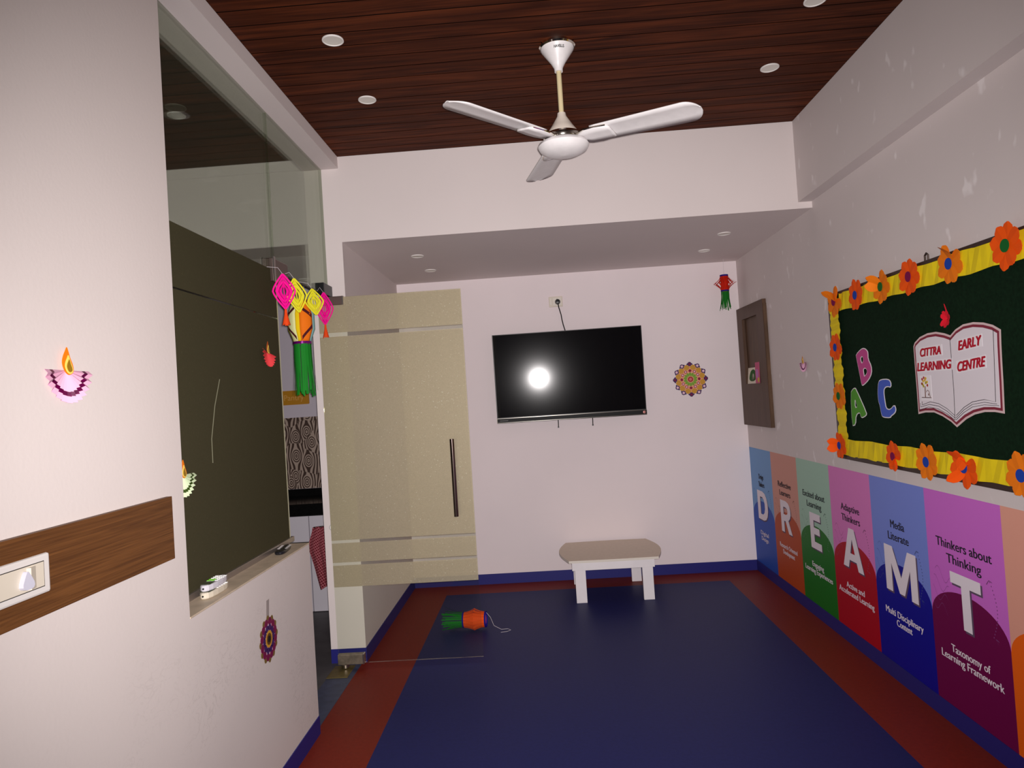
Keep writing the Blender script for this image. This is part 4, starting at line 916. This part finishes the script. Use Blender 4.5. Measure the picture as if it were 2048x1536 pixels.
# ---------------------------------------------------------------- paper lanterns
def tassel(mb, c, r, L, n, wd, rnd, curl=0.0, spread=1.1, axis=None):
    c = Vector(c)
    ax = Vector(axis) if axis else Vector((0, 0, -1)); ax.normalize()
    e1 = ax.orthogonal().normalized(); e2 = ax.cross(e1)
    for k in range(n):
        a = 2 * PI * k / n + rnd.uniform(-.1, .1); d = e1 * math.cos(a) + e2 * math.sin(a); tg = ax.cross(d)
        l = L * rnd.uniform(0.86, 1.0); ps = []; cu = curl * rnd.uniform(-1, 1); sw = rnd.uniform(-0.25, 0.25)
        for i in range(8):
            s = i / 7; ps.append(c + d * (r * (1 + (spread - 1) * s) + cu * L * s * s * 0.3) + tg * (sw * L * 0.12 * s * s) + ax * (l * s))
        mb.ribbon(ps, tg, wd)
    return mb
def lantern(label, c, R, rnd, ax=(0, 0, -1), scale=1.0, body=(205, 34, 10), cat='paper lantern', fin=14, out=0.085, Lb=0.125, Lt=0.15, cord=None, fringe_flat=False):
    c = Vector(c); ax = Vector(ax).normalized(); e1 = ax.orthogonal().normalized(); e2 = ax.cross(e1)
    t = thing('paper_lantern', label, cat, c)
    tg = str(body)
    m = paper('lantern_' + tg, body); navy = paper('navy_band', (26, 18, 120)); gr = paper('green_fringe', (16, 108, 26))
    def ring(mb, r, h0, h1, n=24):
        vs = []; 
        for i in range(n):
            a = 2 * PI * i / n; d = e1 * math.cos(a) + e2 * math.sin(a); vs += [c + d * r + ax * h0, c + d * r + ax * h1]
        mb.add(vs, [(2 * i, 2 * ((i + 1) % n), 2 * ((i + 1) % n) + 1, 2 * i + 1) for i in range(n)])
    mb = MB(); ring(mb, R * 0.97, 0.01, Lb); obj('inner_tube', mb, m, t, smooth=True, recalc=False, solid=0.0006)
    mb = MB(); ring(mb, R * 1.04, 0.0, 0.012); obj('band', mb, navy, t, recalc=False, solid=0.0008)
    mb = MB(); ring(mb, R * 1.04, Lb - 0.008, Lb + 0.002); obj('band', mb, navy, t, recalc=False, solid=0.0008)
    for k in range(fin):
        a = 2 * PI * k / fin; d = e1 * math.cos(a) + e2 * math.sin(a); tgv = ax.cross(d); ps = []
        o_ = out * rnd.uniform(0.85, 1.05)
        for i in range(11):
            s = i / 10; b = 1 - abs(2 * s - 1); ps.append(c + d * (R + (o_ - R) * b ** 1.7) + ax * (0.012 + (Lb - 0.02) * s))
        mb = MB(); mb.ribbon(ps, tgv, 2 * PI * R / fin * 0.8); obj('paper_fin', mb, m, t, recalc=False, solid=0.0006)
    mb = MB(); tassel(mb, c + ax * (Lb - 0.004), R, Lt, 26 if fringe_flat else 20, 0.007, rnd, 0.9 if fringe_flat else 0.55, 1.3 if fringe_flat else 1.15, ax); obj('fringe', mb, gr, t, recalc=False)
    if cord: obj('string', MB().tube(cord, 0.0010, 5), paper('white_string', (215, 208, 212)), t)
    return t
rnd = random.Random(3)
lantern('red paper lantern with green fringe hanging from the soffit by the back right corner', (1.459, 5.31, 2.272), 0.029, rnd, cord=[(1.459, 5.31, 2.272), (1.461, 5.31, 2.392)])
lantern('orange paper lantern with green fringe lying on the blue floor behind the glass door', (-0.42, 4.365, 0.064), 0.046, rnd, ax=(-1, 0.05, -0.0), body=(226, 78, 10), fin=16, out=0.070, Lb=0.15, Lt=0.14, fringe_flat=True,
        cord=[(-0.42, 4.365, 0.105), (-0.395, 4.35, 0.08), (-0.375, 4.34, 0.03), (-0.33, 4.34, 0.004), (-0.29, 4.345, 0.004), (-0.27, 4.32, 0.004), (-0.29, 4.295, 0.004), (-0.33, 4.285, 0.004)])

def leaf_lantern(label, top, bot, W, m, tas, rnd, side):
    # nested cut strips bowed out to both sides of a spine
    top = Vector(top); bot = Vector(bot); ax = (bot - top); H = ax.length; ax.normalize()
    t = thing('leaf_lantern', label, 'paper lantern', bot, 'cut-paper leaf lanterns over the doorway')
    tow = Vector((-top.x, -top.y, 0)).normalized(); u = Vector((0, 0, 1)).cross(tow).normalized()
    for k in range(4):
        f = 1 - 0.21 * k
        for q, ang in ((-1, 0.25), (1, -0.25), (-1, -0.9), (1, 0.9)):
            d = (u * q * math.cos(ang) + tow * math.sin(abs(ang)) * (1 if ang * q < 0 else -1)); nrm = ax.cross(d).normalized(); ps = []
            for i in range(15):
                s_ = i / 14; b = 1 - abs(2 * s_ - 1) ** 1.35
                ps.append(top + ax * (H * (0.5 + (s_ - 0.5) * (f * 0.97 + 0.03))) + d * (W * (f * b + 0.02)) + nrm * (0.012 * b * (1 if k % 2 else -0.6) * q))
            wv = [(ps[min(i + 1, 14)] - ps[max(i - 1, 0)]).cross(nrm) for i in range(15)]
            mb = MB(); mb.ribbon(ps, wv, 0.0072)
            obj('paper_strip', mb, m, t, recalc=False, solid=0.0004)
    obj('spine', MB().tube([top, bot], 0.003, 6), m, t)
    obj('string', MB().tube([top, top + Vector((-0.02, 0, 0.03)), (XG + 0.006, top.y, 2.086)], 0.0008, 5), paper('white_string', (215, 208, 212)), t)
    if tas:
        mb = MB(); n = 12
        for k in range(n):
            a = 2 * PI * k / n; d = Vector((math.cos(a), math.sin(a), 0))
            mb.ribbon([bot + d * 0.003, bot + d * 0.006 + Vector((0, 0, -0.025)), bot + d * (0.014 + 0.006 * rnd.random()) + Vector((0, 0, -0.068 - 0.006 * rnd.random()))], Vector((0, 0, 1)).cross(d), 0.006)
        obj('tassel', mb, paper('red_orange_paper', (226, 72, 20)), t, recalc=False)
MAG = paper('magenta_paper', (232, 0, 140)); YLW = paper('lemon_paper', (222, 214, 40))
leaf_lantern('magenta cut-paper leaf lantern with an orange tassel, left end of the row', (-1.10, 3.0156, 2.049), (-1.10, 3.03, 1.895), 0.046, MAG, True, rnd, 0)
leaf_lantern('lemon yellow cut-paper leaf lantern beside the left magenta one', (-1.115, 3.202, 2.062), (-1.115, 3.251, 1.909), 0.044, YLW, False, rnd, 0)
leaf_lantern('lemon yellow cut-paper leaf lantern beside the right magenta one', (-1.10, 3.412, 2.045), (-1.10, 3.461, 1.921), 0.043, YLW, False, rnd, 1)
leaf_lantern('magenta cut-paper leaf lantern, right end of the row by the door hinge', (-1.135, 3.715, 2.075), (-1.135, 3.715, 1.90), 0.044, MAG, True, rnd, 1)

kc_ = Vector((-1.205, 3.535, 0)); 
kd = thing('sky_lantern', 'big paper lantern with orange and cream panels and long green fringe in the doorway', 'paper lantern', (kc_.x, kc_.y, 1.51))
prof = [(2.005, 0.042), (1.985, 0.050), (1.935, 0.067), (1.86, 0.067), (1.81, 0.048), (1.795, 0.045)]
cols = [('orange_card', (238, 118, 14)), ('yellow_card', (236, 200, 10)), ('cream_card', (226, 226, 160)), ('lemon_card', (228, 220, 60)), ('orange_card', (238, 118, 14)), ('teal_card', (130, 176, 176))]
view = math.atan2(-kc_.y, -kc_.x)
BAR = paper('brown_bar', (78, 22, 30))
PN = [(-8, 54, 0), (-26, -8, 1), (-80, -26, 2), (54, 100, 5), (100, 160, 1), (160, 226, 0), (226, 280, 3)]
for lo_, hi_, ci in PN:
    a1 = view + math.radians(lo_); a0 = view + math.radians(hi_)
    n = 4
    def kp(s, z, r, e=0.0): 
        a = a0 + (a1 - a0) * s; return (kc_.x + (r + e) * math.cos(a), kc_.y + (r + e) * math.sin(a), z)
    mb = MB()
    for z, r in prof: mb.v += [kp(i / n, z, r) for i in range(n + 1)]
    for j in range(len(prof) - 1):
        for i in range(n): q = j * (n + 1) + i; mb.f.append((q, q + 1, q + n + 2, q + n + 1))
    pn = obj('panel', mb, paper(*cols[ci]), kd, smooth=True, recalc=False, solid=0.0008)
    if ci in (0, 2):
        def rz(z):
            for (za, ra), (zb, rb) in zip(prof, prof[1:]):
                if zb <= z <= za: return ra + (rb - ra) * (z - za) / (zb - za)
            return prof[-1][1]
        for (s0, z0), (s1, z1) in ((((0.10, 1.925), (0.92, 1.970)), ((0.08, 1.872), (0.85, 1.812))) if ci == 0 else (((0.92, 1.925), (0.10, 1.970)), ((0.85, 1.872), (0.08, 1.812)))):
            mb = MB()
            for i in range(5):
                s = s0 + (s1 - s0) * i / 4; z = z0 + (z1 - z0) * i / 4
                mb.v += [kp(s, z - 0.010, rz(z - 0.010), 0.002), kp(s, z + 0.010, rz(z + 0.010), 0.002)]
            for i in range(4): mb.f.append((2 * i, 2 * i + 2, 2 * i + 3, 2 * i + 1))
            obj('stripe', mb, BAR, pn, recalc=False, solid=0.0006)
obj('glitter_band', MB().lathe([(0.043, 1.784), (0.047, 1.784), (0.047, 1.797), (0.043, 1.797), (0.043, 1.784)], (kc_.x, kc_.y, 0), 32), mat('purple_glitter', (120, 6, 120), 0.25, 0.4, noise=0.6, scale=160), kd)
obj('top_band', MB().lathe([(0.040, 2.003), (0.044, 2.003), (0.044, 2.014), (0.040, 2.014), (0.040, 2.003)], (kc_.x, kc_.y, 0), 32), paper('maroon_band', (92, 20, 34)), kd)
mb = MB(); tassel(mb, (kc_.x, kc_.y, 1.785), 0.0435, 0.278, 19, 0.0085, rnd, 0.22, 1.16); tassel(mb, (kc_.x, kc_.y, 1.785), 0.041, 0.27, 13, 0.008, rnd, 0.2, 1.02); obj('fringe', mb, paper('green_crepe', (24, 128, 36)), kd, recalc=False)
obj('string', MB().tube([(kc_.x, kc_.y, 2.01), (XG - 0.006, kc_.y, 2.084)], 0.0009, 5), paper('white_string', (215, 208, 212)), kd)
